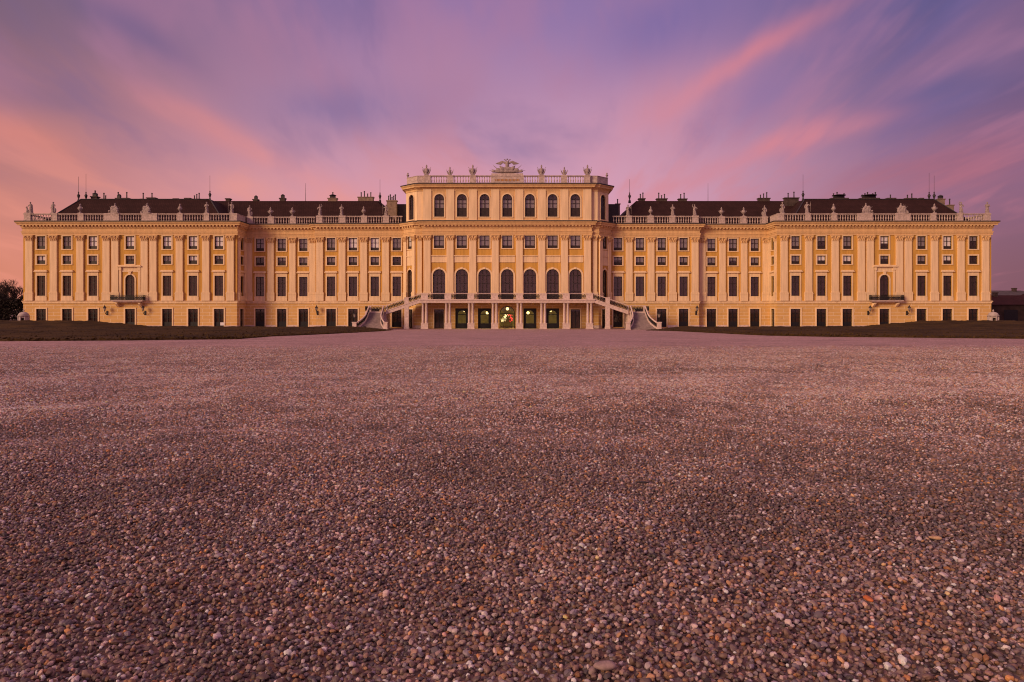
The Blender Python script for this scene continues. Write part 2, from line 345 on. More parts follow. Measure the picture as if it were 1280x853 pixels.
# loose pebbles lying on the forecourt (countless: one object, instanced by geometry nodes)
def pebbles():
    parts = []
    def band(d0, d1, sp, tanh, lift):
        w = d1*tanh+(1.9 if d1 < 6 else 5); nx = int(2*w/sp); ny = int((d1-d0)/sp)
        gx, gy = np.meshgrid(np.arange(nx), np.arange(ny)); x = (gx.ravel()+.5*(gy.ravel() % 2))*sp-w+CX; y = gy.ravel()*sp+d0
        x = x+rng.uniform(-.5, .5, x.size)*sp; y = y+rng.uniform(-.5, .5, y.size)*sp
        k = (np.abs(x-CX) < y*tanh+np.interp(y, [0, 5, 5.01, 30], [1.8, 1.8, 4, 5])) & (rng.random(x.size) > sst(11, 28, y)); x, y = x[k], y[k]
        parts.append((x, y, ground_z(x, y)+lift+rng.uniform(-.003, .003, x.size)))
    band(.7, 5, .0118, .76, -.003); band(.7, 5, .0158, .76, .005)
    band(5, 11, .0205, .77, .003); band(11, 28, .036, .76, .004)
    x = np.concatenate([p[0] for p in parts]); y = np.concatenate([p[1] for p in parts]); z = np.concatenate([p[2] for p in parts]); n = x.size
    far = sst(4, 12, y)
    s = np.exp(rng.normal(-.10, .24, n))*.0056*(1+.6*far); big = rng.random(n) < .010; s[big] *= 1.5
    sc = np.stack([s*rng.uniform(.85, 1.5, n), s*rng.uniform(.8, 1.15, n), s*rng.uniform(.55, .95, n)], -1)
    rot = np.stack([rng.normal(0, .45, n), rng.normal(0, .45, n), rng.uniform(0, 6.283, n)], -1)
    pal = np.array([(.28, .19, .145), (.21, .13, .095), (.37, .275, .235), (.235, .205, .225), (.15, .105, .10), (.35, .20, .095), (.40, .18, .06), (.66, .57, .54), (.07, .06, .065), (.32, .19, .16)])
    pr = np.array([.18, .14, .17, .15, .09, .10, .04, .085, .065, .04]); pr /= pr.sum()
    col = pal[rng.choice(len(pal), n, p=pr)]*np.exp(rng.normal(-.10, .46, (n, 1)))
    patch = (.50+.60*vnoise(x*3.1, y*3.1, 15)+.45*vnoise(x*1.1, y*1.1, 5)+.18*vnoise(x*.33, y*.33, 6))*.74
    pale = np.exp(-(((x+4.2)/1.9)**2+((y-6.9-.12*x)/.42)**2)); patch = patch*(1+1.05*sst(2.2, 8, y)+.8*pale*1.9); col = np.clip(col*patch[:, None]*np.array([1.02, .945, 1.04])*.93, 0, .7)  # distance term paints far stones' lit tops into their colour; pale is worn gravel
    me = bpy.data.meshes.new('gravel'); me.vertices.add(n); me.vertices.foreach_set('co', np.stack([x, y, z], -1).ravel())
    def attr(nm, ty, arr, key): a = me.attributes.new(nm, ty, 'POINT'); a.data.foreach_set(key, arr.ravel())
    attr('size', 'FLOAT_VECTOR', sc.astype(np.float32), 'vector'); attr('turn', 'FLOAT_VECTOR', rot.astype(np.float32), 'vector')
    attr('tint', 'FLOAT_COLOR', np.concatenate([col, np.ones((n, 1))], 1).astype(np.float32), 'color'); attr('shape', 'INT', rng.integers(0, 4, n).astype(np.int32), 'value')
    m = bpy.data.materials.new('pebble'); m.use_nodes = True; t = m.node_tree; G = NG(t); b = t.nodes['Principled BSDF']
    at = G.n('ShaderNodeAttribute', attribute_type='INSTANCER', attribute_name='tint')
    nn = G.noise(G.n('ShaderNodeTexCoord').outputs['Object'], 2.2, 3)
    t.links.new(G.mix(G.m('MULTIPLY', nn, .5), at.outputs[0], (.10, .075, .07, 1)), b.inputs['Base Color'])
    b.inputs['Roughness'].default_value = .55; b.inputs['Specular IOR Level'].default_value = .4
    ng = bpy.data.node_groups.new('scatter_pebbles', 'GeometryNodeTree')
    ng.interface.new_socket('Geometry', in_out='INPUT', socket_type='NodeSocketGeometry'); ng.interface.new_socket('Geometry', in_out='OUTPUT', socket_type='NodeSocketGeometry')
    N = ng.nodes; L = ng.links; gi = N.new('NodeGroupInput'); go = N.new('NodeGroupOutput')
    jn = N.new('GeometryNodeJoinGeometry')
    for i in range(4):
        ic = N.new('GeometryNodeMeshIcoSphere'); ic.inputs['Radius'].default_value = 1; ic.inputs['Subdivisions'].default_value = 3
        sp = N.new('GeometryNodeSetPosition'); L.new(ic.outputs['Mesh'], sp.inputs['Geometry'])
        no = N.new('ShaderNodeTexNoise'); no.noise_dimensions = '4D'; no.inputs['W'].default_value = i*3.7; no.inputs['Scale'].default_value = 1.15; no.inputs['Detail'].default_value = 2
        su = N.new('ShaderNodeVectorMath'); su.operation = 'SUBTRACT'; L.new(no.outputs['Color'], su.inputs[0]); su.inputs[1].default_value = (.5, .5, .5)
        mu = N.new('ShaderNodeVectorMath'); mu.operation = 'SCALE'; L.new(su.outputs[0], mu.inputs[0]); mu.inputs['Scale'].default_value = 1.3
        L.new(mu.outputs[0], sp.inputs['Offset'])
        ss = N.new('GeometryNodeSetShadeSmooth'); L.new(sp.outputs[0], ss.inputs[0])
        sm = N.new('GeometryNodeSetMaterial'); L.new(ss.outputs[0], sm.inputs[0]); sm.inputs['Material'].default_value = m
        g2 = N.new('GeometryNodeGeometryToInstance'); L.new(sm.outputs[0], g2.inputs[0]); L.new(g2.outputs[0], jn.inputs[0])
    def na(nm, ty): a = N.new('GeometryNodeInputNamedAttribute'); a.data_type = ty; a.inputs['Name'].default_value = nm; return [o for o in a.outputs if o.enabled and o.name == 'Attribute'][0]
    mp = N.new('GeometryNodeMeshToPoints'); L.new(gi.outputs[0], mp.inputs[0])
    ip = N.new('GeometryNodeInstanceOnPoints'); L.new(mp.outputs[0], ip.inputs['Points']); L.new(jn.outputs[0], ip.inputs['Instance'])
    ip.inputs['Pick Instance'].default_value = True; L.new(na('shape', 'INT'), ip.inputs['Instance Index'])
    e2 = N.new('FunctionNodeEulerToRotation'); L.new(na('turn', 'FLOAT_VECTOR'), e2.inputs[0]); L.new(e2.outputs[0], ip.inputs['Rotation'])
    L.new(na('size', 'FLOAT_VECTOR'), ip.inputs['Scale']); L.new(ip.outputs[0], go.inputs[0])
    o = link('gravel', me); md = o.modifiers.new('scatter', 'NODES'); md.node_group = ng; me.materials.append(m)
    tag(o, 'loose mixed brown grey and mauve pebbles covering the wide forecourt', 'gravel', kind='stuff')
    print('pebbles', n)
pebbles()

# lawns with a bank of dug earth before the palace
def lawn_mat():
    m = bpy.data.materials.new('winter_grass'); m.use_nodes = True; t = m.node_tree; G = NG(t); b = t.nodes['Principled BSDF']
    b.inputs['Roughness'].default_value = .95; b.inputs['Specular IOR Level'].default_value = .1
    ob = G.n('ShaderNodeTexCoord').outputs['Object']; n = G.noise(ob, .25, 6, .65); n2 = G.noise(ob, 6, 4, .7)
    o = G.mix(G.ss(n, .35, .68), (.032, .019, .008, 1), (.076, .045, .016, 1)); o = G.mix(G.m('MULTIPLY', G.ss(n2, .4, .7), .45), o, (.018, .010, .005, 1))
    t.links.new(o, b.inputs['Base Color']); bp = G.n('ShaderNodeBump'); bp.inputs['Strength'].default_value = .7; bp.inputs['Distance'].default_value = .06
    t.links.new(n2, bp.inputs['Height']); t.links.new(bp.outputs[0], b.inputs['Normal']); return m
LAWN = lawn_mat()
GRASS = mat('dry_grass_blade', (.070, .041, .014), .95, .3, 1.5, .1)
def lawn(sign, inner, front):
    """inner(y) edge towards the axis, front(x) edge towards the viewer"""
    nu, nv = 420, 240; us = np.linspace(0, 1, nu)**1.6; vsx = np.linspace(0, 1, nv)
    Um, Vm = np.meshgrid(us, vsx); xin = np.interp(np.linspace(30, 118, nv), *inner)
    # rows run along y; start of each row found from the front outline
    xa = np.abs(np.interp(36+Vm*80, *inner)); X = xa+Um*(190-xa); f = np.interp(X, *front); Y = f+Vm*(117-f)
    xi = np.interp(Y, *inner); X = np.maximum(X, xi); X = xi+Um*(190-xi)
    e = np.minimum(np.minimum((X-xi), (Y-f)), (117-Y))
    Z = plane_z(Y)+.015+.075*sst(0, .25, e)
    Z = Z+sst(0, 6, X-xi)*sst(0, 5, 117-Y)*(.44*sst(55, 108, Y)+.9*sst(53, 67, X)*sst(96, 109, Y))
    lump = (vnoise(X*.9+7, Y*.9, 9)-.5)*.22+(vnoise(X*2.7, Y*2.7, 8)-.5)*.12
    Z = Z+lump*sst(98, 108, Y)*sst(0, 4, 117-Y)*sst(30, 50, X)+(vnoise(X*.4, Y*.4, 4)-.5)*.10*sst(0, 3, e)+(vnoise(X*3, Y*3, 14)-.5)*.06*sst(0, .4, e)+(vnoise(X*.12, Y*.5, 24)-.5)*.16*sst(1, 6, e)
    skirt = np.minimum(Um, np.minimum(Vm, 1-Vm)) <= 0; Z[skirt] -= .14
    n = nu*nv; co = np.stack([sign*X, Y, Z], -1).reshape(-1, 3)
    i = (np.arange(nv-1)[:, None]*nu+np.arange(nu-1)[None, :]).ravel(); q = np.stack([i, i+1, i+nu+1, i+nu], -1)
    if sign < 0: q = q[:, ::-1]
    r = np.random.default_rng(5 if sign < 0 else 6); k = 16000; a = r.uniform(0, 1, k)**1.5*.55; b = r.uniform(0, 1, k)**1.4; b[:3500] = r.uniform(0, .006, 3500); a[3500:5000] = r.uniform(0, .0006, 1500)
    iu = np.interp(a, us, np.arange(nu)); iv = b*(nv-1); iu0 = np.minimum(iu.astype(int), nu-2); iv0 = np.minimum(iv.astype(int), nv-2); fu = (iu-iu0)[:, None]; fv = (iv-iv0)[:, None]
    C = np.stack([sign*X, Y, Z], -1); p = (C[iv0, iu0]*(1-fu)+C[iv0, iu0+1]*fu)*(1-fv)+(C[iv0+1, iu0]*(1-fu)+C[iv0+1, iu0+1]*fu)*fv
    h = r.uniform(.02, .09, k); w = r.uniform(.03, .12, k); t = r.uniform(0, 3.14, k); dx_ = np.stack([np.cos(t)*w, np.sin(t)*w, np.full(k, -.03)], -1); tip = np.stack([r.normal(0, .04, k), r.normal(0, .04, k), h], -1)
    tv = np.stack([p-dx_*[1, 1, -1], p+dx_, p+tip], 1).reshape(-1, 3); mg = bpy.data.meshes.new('grass'); mg.from_pydata(tv.tolist(), [], np.arange(3*k).reshape(-1, 3).tolist()); mg.materials.append(GRASS)
    tag(link('grass', mg), 'dry brown winter grass on the lawn %s of the forecourt' % ('left' if sign < 0 else 'right'), 'grass', kind='stuff')
    me = bpy.data.meshes.new('lawn'); me.from_pydata(co.tolist(), [], q.tolist()); me.materials.append(LAWN)
    me.polygons.foreach_set('use_smooth', [True]*len(me.polygons)); tag(link('lawn', me), kind='structure')
lawn(-1, ([30, 38, 47, 61, 88, 110, 118], [13.6, 13.9, 15.2, 14.9, 15.5, 17.5, 23]), ([13.8, 18, 23, 60, 190], [38.2, 34.8, 33.1, 30, 29]))
lawn(1, ([30, 50, 55, 94, 104, 118], [19.4, 19.4, 19.5, 22, 20.5, 25]), ([19.4, 21.4, 24.9, 29, 60, 190], [51, 45.5, 42.6, 38.9, 32, 30]))

# ------------------------------------------------------------------ the palace
PAL = tag(empty('palace', (0, 130, 0)), 'long yellow baroque palace with raised central pavilion and two projecting wings', 'palace')
def part(mb, name, m, parent=PAL, smooth=False):
    o = mb.build(name, m, parent, smooth)
    if parent is PAL: o.matrix_parent_inverse = PAL.matrix_basis.inverted()
    return o
PINV = Matrix.Translation((0, -130, 0))
def pl(name, me, loc, rz=0, sc=None):
    o = link(name, me, PAL, loc, rz, sc); o.matrix_parent_inverse = PINV; return o
# plan outline, left to right
WC, WH = 69.17, 19.6; XO, XI = WC+WH, WC-WH
half = [(-XO, 165), (-XO, 130), (-XI, 130), (-XI, 134.5), (-36.05, 134.5), (-36.05, 133.3), (-19.3, 133.3), (-19.3, 132.6), (-16.75, 130.0), (-15.35, 130.0), (-15.35, 129.5)]
path = half+[(-x, y) for x, y in half[::-1]]
SEG = [Fr(path[i], path[i+1]) for i in range(len(path)-1)]

# --- windows: one set of meshes per kind, origin at the foot of the wall, u centred
def arch_pts(w, zs, n=12): return [(w/2*math.cos(math.pi*k/n), zs+w/2*math.sin(math.pi*k/n)) for k in range(n+1)]   # right to left
def ring(mb, w, z0, z1, t, d0, d1, arched=False):
    if not arched:
        mb.fbox(LOC, -w/2-t, -w/2, d0, d1, z0, z1); mb.fbox(LOC, w/2, w/2+t, d0, d1, z0, z1); mb.fbox(LOC, -w/2-t, w/2+t, d0, d1, z1, z1+t); return
    zs = z1-w/2; mb.fbox(LOC, -w/2-t, -w/2, d0, d1, z0, zs); mb.fbox(LOC, w/2, w/2+t, d0, d1, z0, zs)
    a = arch_pts(w, zs); b = arch_pts(w+2*t, zs)
    for i in range(len(a)-1): mb.prism(LOC, [a[i], b[i], b[i+1], a[i+1]], d0, d1)
KIND = {}
def make_kind(name, w, z0, z1, t, arched=False, style='', blind=BLINDSKY, lowdark=.22, rows=3, cols=2):
    s = MB(); zs = z1-w/2 if arched else z1
    if style != 'bare': ring(s, w, z0-(0 if style in ('door', 'balcony', 'hall') else .0), z1, t, -.02, .09, arched)
    if style in ('', 'tall', 'attic', 'cup'): s.fbox(LOC, -w/2-t, w/2+t, -.02, .13, z0-.16, z0)
    if style == 'tall':
        s.fbox(LOC, -w/2-.20, w/2+.20, -.02, .07, z1+t+.01, z1+.68); s.fbox(LOC, -w/2-.42, w/2+.42, -.02, .34, z1+.69, z1+.86); s.fbox(LOC, -w/2-.34, w/2+.34, -.02, .24, z1+.865, z1+1.04)
        s.fbox(LOC, -w/2-.26, w/2+.26, -.02, .13, 5.10, z0-.17)
    if style == 'balcony':
        for sg in (-1, 1):
            s.fbox(LOC, sg*1.72-.18, sg*1.72+.18, -.02, .2, z0, 10.7); s.fbox(LOC, sg*1.72-.24, sg*1.72+.24, -.02, .3, 10.7, 11.28)
        s.fbox(LOC, -2.1, 2.1, -.02, .06, 10.35, 11.28); s.fbox(LOC, -2.2, 2.2, -.02, .5, 11.285, 11.45); s.fbox(LOC, -2.05, 2.05, -.02, .36, 11.455, 11.62)
        s.prism(LOC, [(-.16, z1-.05), (.16, z1-.05), (.26, z1+.55), (-.26, z1+.55)], .0, .2); s.ell((0, -.12, z1+.62), (.5, .1, .14))
    if style == 'round': s.prism(LOC, [(-.14, z1-.02), (.14, z1-.02), (.2, z1+.36), (-.2, z1+.36)], .0, .14)
    g = MB(); b = MB(); p = MB(); D = -.20
    # sash
    f = .09
    if arched:
        ring(g, w-2*f, z0, z1-f, f, D-.06, D, True)
    else: ring(g, w-2*f, z0, z1-f, f, D-.06, D)
    g.fbox(LOC, -w/2, w/2, D-.06, D, z0, z0+f)
    lo = z0+(z1-z0)*lowdark
    if lowdark > 0: g.fbox(LOC, -w/2+f, w/2-f, D-.045, D-.005, z0+f, lo)
    for c in range(1, cols): u = -w/2+w*c/cols; g.fbox(LOC, u-.055, u+.055, D-.05, D+.012, z0+f, z1-f)
    zt = zs if arched else z1
    for r in range(1, rows): z = lo+(zt-lo)*r/rows; g.fbox(LOC, -w/2+f, w/2-f, D-.05, D+.008, z-.035, z+.035)
    if arched: g.fbox(LOC, -w/2+f, w/2-f, D-.05, D+.008, zs-.05, zs+.05)
    out = ([(-w/2, z0), (w/2, z0)]+arch_pts(w, zs)) if arched else [(-w/2, z0), (w/2, z0), (w/2, z1), (-w/2, z1)]
    p.add([LOC.p(u, D-.03, z) for u, z in out], [tuple(range(len(out)))])
    b.add([LOC.p(u, D-.09, z) for u, z in out], [tuple(range(len(out)))])
    if style == 'attic':                                            # dark lunette above a drawn blind
        b = MB(); q = [(-w/2, z0), (w/2, z0), (w/2, zs-.2), (-w/2, zs-.2)]; b.add([LOC.p(u, D-.16, z) for u, z in q], [(0, 1, 2, 3)])
        b.cur = 1; q = [(-w/2, zs-.2), (w/2, zs-.2)]+arch_pts(w, zs); b.add([LOC.p(u, D-.165, z) for u, z in q], [tuple(range(len(q)))])
    hb = {}
    if isinstance(blind, dict) and not arched and style in ('', 'cup'):
        for key, fr_ in (('h', .45), ('k', .62)):
            zc = z0+(z1-z0)*fr_; x = MB(); x.add([LOC.p(u, D-.09, z) for u, z in ((-w/2, zc), (w/2, zc), (w/2, z1), (-w/2, z1))], [(0, 1, 2, 3)]); x.cur = 1
            x.add([LOC.p(u, D-.12, z) for u, z in ((-w/2, z0), (w/2, z0), (w/2, zc+.02), (-w/2, zc+.02))], [(0, 1, 2, 3)]); hb[key] = x.mesh('blind', [BLINDSKY if key == 'h' else BLINDM, BLINDD])
    blinds = blind if isinstance(blind, dict) else {'a': blind}
    KIND[name] = dict(w=w, z0=z0, z1=z1, arched=arched, name=name.rsplit('__')[0],
        s=s.mesh('window_surround', CREAM) if style != 'bare' else None, g=g.mesh('sash', SASH if style not in ('door', 'hall') else DOORM), p=p.mesh('pane', GLASS),
        b={**{k: b.mesh('blind', [v, BLINDD]) for k, v in blinds.items()}, **hb}, style=style)
BL = dict(p=BLINDSKY, m=BLINDM, d=BLINDD)
make_kind('upper_window', 1.58, 14.56, 16.92, .24, blind=BL, lowdark=.24, rows=2)
make_kind('mezzanine_window', 1.58, 11.81, 13.35, .24, blind=BL, lowdark=.36, rows=1)
make_kind('tall_window', 1.58, 5.98, 9.67, .22, style='tall', blind=BL, lowdark=0, rows=3)
make_kind('ground_door', 1.80, .16, 3.58, .24, style='door', blind=BL, lowdark=.3, rows=3)
make_kind('balcony_window', 1.70, 5.16, 9.84, .26, True, 'balcony', BL, 0, 4)
make_kind('salon_window', 1.85, 14.68, 17.0, .2, style='cup', blind=BL, lowdark=.22, rows=2)
make_kind('arched_window', 2.26, 5.34, 10.85, .3, True, 'round', BL, 0, 3, 3)
make_kind('attic_window', 1.80, 20.44, 24.6, .24, True, 'attic', BL, .40, 2)
make_kind('salon_window__narrow', 1.3, 14.68, 17.0, .2, style='cup', blind=BL, lowdark=.22, rows=2)
make_kind('arched_window__narrow', 1.5, 5.34, 10.85, .2, True, 'round', BL, 0, 3)
make_kind('attic_window__narrow', 1.5, 20.1, 24.7, .15, True, 'attic', BL, .40, 2)
make_kind('garden_door', 1.75, .02, 3.50, .2, style='door', blind=BL, lowdark=.0, rows=3)
for k in ('hall_arch', 'hall_arch__wide'): pass
def put_window(fr, kind, u, blind='d'):
    K = KIND[kind]; o = fr.p(u, 0, 0); r = pl(K['name'], K['s'], o, fr.ang)
    link('sash', K['g'], r); link('pane', K['p'], r); link('blind', K['b'].get(blind) or K['b']['d'], r); return r
def wall(name, fr, m, z0, z1, holes, off=0., dep=.42, parent=PAL):
    """front sheet with openings and their reveals. hole = (u, w, z0, z1, arched)"""
    mb = MB(); us = sorted({0, fr.L}.union(*[{h[0]-h[1]/2, h[0]+h[1]/2} for h in holes]) if holes else {0, fr.L}); zs = sorted({z0, z1}.union(*[{max(h[2], z0), min(h[3], z1)} for h in holes]) if holes else {z0, z1})
    for i in range(len(us)-1):
        for j in range(len(zs)-1):
            uc, zc = (us[i]+us[i+1])/2, (zs[j]+zs[j+1])/2
            if any(abs(uc-h[0]) < h[1]/2 and h[2] < zc < h[3] for h in holes): continue
            mb.add([fr.p(us[i], off, zs[j]), fr.p(us[i+1], off, zs[j]), fr.p(us[i+1], off, zs[j+1]), fr.p(us[i], off, zs[j+1])], [(0, 1, 2, 3)])
    for u, w, a, b, arched in holes:
        a = max(a, z0); q = [(u-w/2, a), (u+w/2, a)]
        if arched:
            ar = [(u+x, z) for x, z in arch_pts(w, b-w/2)]; q += ar; n = len(ar)
            for i in range(n-1):
                c = (u+w/2, b) if i < n//2 else (u-w/2, b); mb.add([fr.p(ar[i][0], off, ar[i][1]), fr.p(c[0], off, c[1]), fr.p(ar[i+1][0], off, ar[i+1][1])], [(0, 1, 2)])
            mb.add([fr.p(u+w/2, off, b), fr.p(u-w/2, off, b), fr.p(ar[n//2][0], off, ar[n//2][1])], [(0, 1, 2)])
        else: q += [(u+w/2, b), (u-w/2, b)]
        for i in range(len(q)):
            A, B = q[i], q[(i+1) % len(q)]; mb.add([fr.p(A[0], off, A[1]), fr.p(B[0], off, B[1]), fr.p(B[0], off-dep, B[1]), fr.p(A[0], off-dep, A[1])], [(0, 1, 2, 3)])
    return part(mb, name, m)
def hole(kind, u): K = KIND[kind]; return (u, K['w'], K['z0'], K['z1'], K['arched'])
def face(fr, wins, extra_ground=()):
    """wins = (kind, u, blind)"""
    up = [hole(k, u) for k, u, b in wins if not k.endswith('door')]; lo = [hole(k, u) for k, u, b in wins if k.endswith('door')]+list(extra_ground)
    wall('wall', fr, OCHRE, 4.7, 17.25, up); wall('ground_floor_wall', fr, RUST, 0, 4.7, lo)
    for k, u, b in wins: put_window(fr, k, u, b)
WOFF = [-16.3, -11.55, -6.8, 6.8, 11.55, 16.3]
def wing(fr, left):
    ws = []
    for i, o in enumerate([-16.3, -11.55, -6.8, 0, 6.8, 11.55, 16.3]):
        u = fr.L/2+o
        bu = ('m' if i < 2 else 'p') if left else ('m', 'k', 'm', 'h', 'm', 'p', 'k')[i]  # left wing's bright panes: sky reflection painted as pale backing
        bm_ = ('h', 'm', 'm', 'k', 'm', 'h', 'k')[i] if left else ('m', 'h', 'p', 'k', 'm', 'h', 'd')[i]
        ws += [('upper_window', u, bu), ('mezzanine_window', u, bm_), ('tall_window' if o else 'balcony_window', u, 'd'), ('ground_door', u, 'd')]
    face(fr, ws)
def side(fr): u = fr.L/2; face(fr, [('upper_window', u, 'd'), ('mezzanine_window', u, 'd'), ('tall_window', u, 'd'), ('ground_door', u, 'd')])
def recess(fr, xs, blinds):
    ws = []
    for x, b in zip(xs, blinds):
        u = x-fr.a.x; ws += [('upper_window', u, b), ('mezzanine_window', u, random.choice('mkdm')), ('tall_window', u, 'd'), ('ground_door', u, 'd')]
    face(fr, ws)
xB = [20.8, 24.93, 29.03, 33.14]; xA = [38.71, 42.81, 46.94]
face(SEG[0], [(k, u, 'd') for u in (4, 9, 14, 19, 24, 29) for k in ('upper_window', 'mezzanine_window', 'tall_window', 'ground_door')])
wing(SEG[1], True); side(SEG[2]); recess(SEG[3], [-x for x in xA[::-1]], 'mmm'); face(SEG[4], [])
recess(SEG[5], [-x for x in xB[::-1]], 'mppm'); face(SEG[6], [])
chw = [('salon_window__narrow', SEG[7].L/2, 'p'), ('arched_window__narrow', SEG[7].L/2, 'd')]
cdoor = [('garden_door', SEG[7].L/2, 'd')]
face(SEG[7], chw+cdoor); face(SEG[8], []); face(SEG[9], [])
cu = [0, -4.15, 4.15, -8.3, 8.3, -12.46, 12.46]; ws = []
for x in sorted(cu): ws += [('salon_window', x+15.35, random.choice('mmkm')), ('arched_window', x+15.35, 'd')]
ws += [('garden_door', 15.35-12.46, 'd'), ('garden_door', 15.35+12.46, 'd')]
HALL = [(15.35+x, 2.4, 0, 3.68, False) for x in (-8.3, -4.15, 4.15, 8.3)]+[(15.35, 2.85, 0, 4.1, True)]
face(SEG[10], ws, HALL)
face(SEG[11], []); face(SEG[12], []); face(SEG[13], [('salon_window__narrow', SEG[13].L/2, 'm'), ('arched_window__narrow', SEG[13].L/2, 'd'), ('garden_door', SEG[13].L/2, 'd')])
face(SEG[14], []); recess(SEG[15], xB, 'mmmm'); face(SEG[16], []); recess(SEG[17], xA, 'mmm'); side(SEG[18]); wing(SEG[19], False)
face(SEG[20], [(k, u, 'd') for u in (6, 11, 16, 21, 26, 31) for k in ('upper_window', 'mezzanine_window', 'tall_window', 'ground_door')])

# --- pilasters
def pil_mesh(w):
    s = MB(); b = w+.22; s.fbox(LOC, -b/2, b/2, 0, .34, 5.08, 6.35); s.fbox(LOC, -b/2-.05, b/2+.05, 0, .38, 6.352, 6.46); s.fbox(LOC, -b/2+.02, b/2-.02, 0, .32, 6.462, 6.72)
    s.fbox(LOC, -w/2, w/2, 0, .26, 6.722, 15.98); s.fbox(LOC, -w/2-.04, w/2+.04, 0, .3, 15.982, 16.08); return s.mesh('pilaster', CREAM)
def cap_mesh(w):
    s = MB(); s.prism(LOC, [(-w/2, 16.08), (w/2, 16.08), (w/2+.16, 16.9), (-w/2-.16, 16.9)], 0, .28)
    for sg in (-1, 1): s.lathe([(.02, -.04), (.2, -.03), (.24, .05), (.2, .14), (.02, .15)], (sg*(w/2+.04), -.36, 16.72), 10); s.ell((sg*(w/2+.03), -.34, 16.72), (.23, .12, .22))
    for row, (z, h, n) in enumerate(((16.1, .34, 4), (16.38, .34, 3))):
        for k in range(n): u = -w/2+(k+.5)*w/n; s.ell((u, -.31, z+h/2), (w/n*.44, .1, h*.6), 8, 6); s.ell((u, -.39, z+h*.95), (w/n*.3, .09, .07), 8, 5)
    s.ell((0, -.36, 16.8), (.14, .1, .14), 8, 6); s.fbox(LOC, -w/2-.2, w/2+.2, 0, .42, 16.94, 17.10); return s.mesh('capital', CORN)
PM = {w: (pil_mesh(w), cap_mesh(w)) for w in (1.27, 1.2, .8)}
def pil(fr, u, w=1.27):
    r = pl('pilaster', PM[w][0], fr.p(u, 0, 0), fr.ang); link('capital', PM[w][1], r)
WP = [-18.45, -13.95, -9.1, -4.3, -2.68, 2.68, 4.3, 9.1, 13.95, 18.45]
for k in (1, 19):
    for o in WP: pil(SEG[k], SEG[k].L/2+o)
for k in (2, 18):
    for u in (.75, SEG[k].L-.75): pil(SEG[k], u, .8)
for x in (49.0, 44.86, 40.75, 36.95): pil(SEG[3], -x-SEG[3].a.x, 1.2); pil(SEG[17], x-SEG[17].a.x, 1.2)
for x in (35.25, 31.05, 26.98, 22.87): pil(SEG[5], -x-SEG[5].a.x, 1.27); pil(SEG[15], x-SEG[15].a.x, 1.27)
for k in (8, 12): pil(SEG[k], SEG[k].L/2, .8)
for k in (7, 13): pil(SEG[k], .5, .8); pil(SEG[k], SEG[k].L-.5, .8)
CPX = [-14.63, -10.44, -6.3, -2.2, 2.2, 6.3, 10.44, 14.63]
for x in CPX: pil(SEG[10], x+15.35, 1.27)
# centre bays: cream bands between the pilasters
for x in sorted(cu):
    b = MB(); fr = SEG[10]; u = x+15.35; b.fbox(fr, u-1.42, u+1.42, -.02, .06, 12.2, 13.2); b.fbox(fr, u-1.43, u+1.43, -.02, .2, 13.203, 13.36); b.fbox(fr, u-1.38, u+1.38, -.02, .1, 12.08, 12.197)
    part(b, 'spandrel_band', CREAM)
for k in (7, 13):
    b = MB(); fr = SEG[k]; u = fr.L/2; b.fbox(fr, u-.9, u+.9, -.02, .06, 11.6, 13.2); b.fbox(fr, u-.92, u+.92, -.02, .18, 13.203, 13.36); b.fbox(fr, u-.9, u+.9, -.02, .06, 13.4, 14.4); part(b, 'spandrel_band', CREAM)
for k in (2, 18, 9, 11):
    pass
# --- entablature, string course and plinth run round the whole front
c = MB().sweep(path, [(-.05, 17.12), (.16, 17.12), (.16, 17.42), (.22, 17.43), (.22, 17.66), (.30, 17.68), (.30, 17.78), (.12, 17.80), (.12, 18.28), (.26, 18.40), (.26, 18.52), (.32, 18.54), (.32, 18.88), (.72, 18.90), (.74, 19.14), (.84, 19.18), (.97, 19.40), (.97, 19.46), (-.05, 19.58)])
part(c, 'cornice', CORN)
c = MB().sweep(path, [(-.05, 19.60), (.93, 19.465), (1.0, 19.465), (1.02, 19.66), (.92, 19.67), (.3, 19.73), (-.05, 19.735)]); part(c, 'gutter', DARKM)
c = MB()
for s in SEG:
    n = max(1, int((s.L-.2)/.62))
    for k in range(n): u = s.L*(k+.5)/n; c.fbox(s, u-.15, u+.15, .31, .64, 18.64, 18.885)
part(c, 'dentil_course', CORN)
c = MB().sweep(path, [(-.05, 4.62), (.10, 4.62), (.10, 4.90), (.2, 4.93), (.2, 5.06), (-.05, 5.10)]); part(c, 'string_course', CREAM)
c = MB()
for s, cuts in [(s, None) for s in SEG if s is not SEG[10]]:
    pass
# plinth between the doors
for i, s in enumerate(SEG):
    holes = []
    if i in (1, 19): holes = [s.L/2+o for o in (-16.3, -11.55, -6.8, 0, 6.8, 11.55, 16.3)]
    elif i in (3, 17): holes = [abs(math.copysign(x, s.a.x)-s.a.x) for x in xA]
    elif i in (5, 15): holes = [abs(math.copysign(x, s.a.x)-s.a.x) for x in xB]
    elif i in (2, 18, 7, 13): holes = [s.L/2]
    elif i == 10: continue
    elif i in (0, 20): continue
    u = 0.
    for h in sorted(holes)+[None]:
        e = s.L if h is None else h-1.16
        if e-u > .1: c.fbox(s, u, e, -.02, .08, 0, .55)
        if h is not None: u = h+1.16
part(c, 'plinth', STONE)
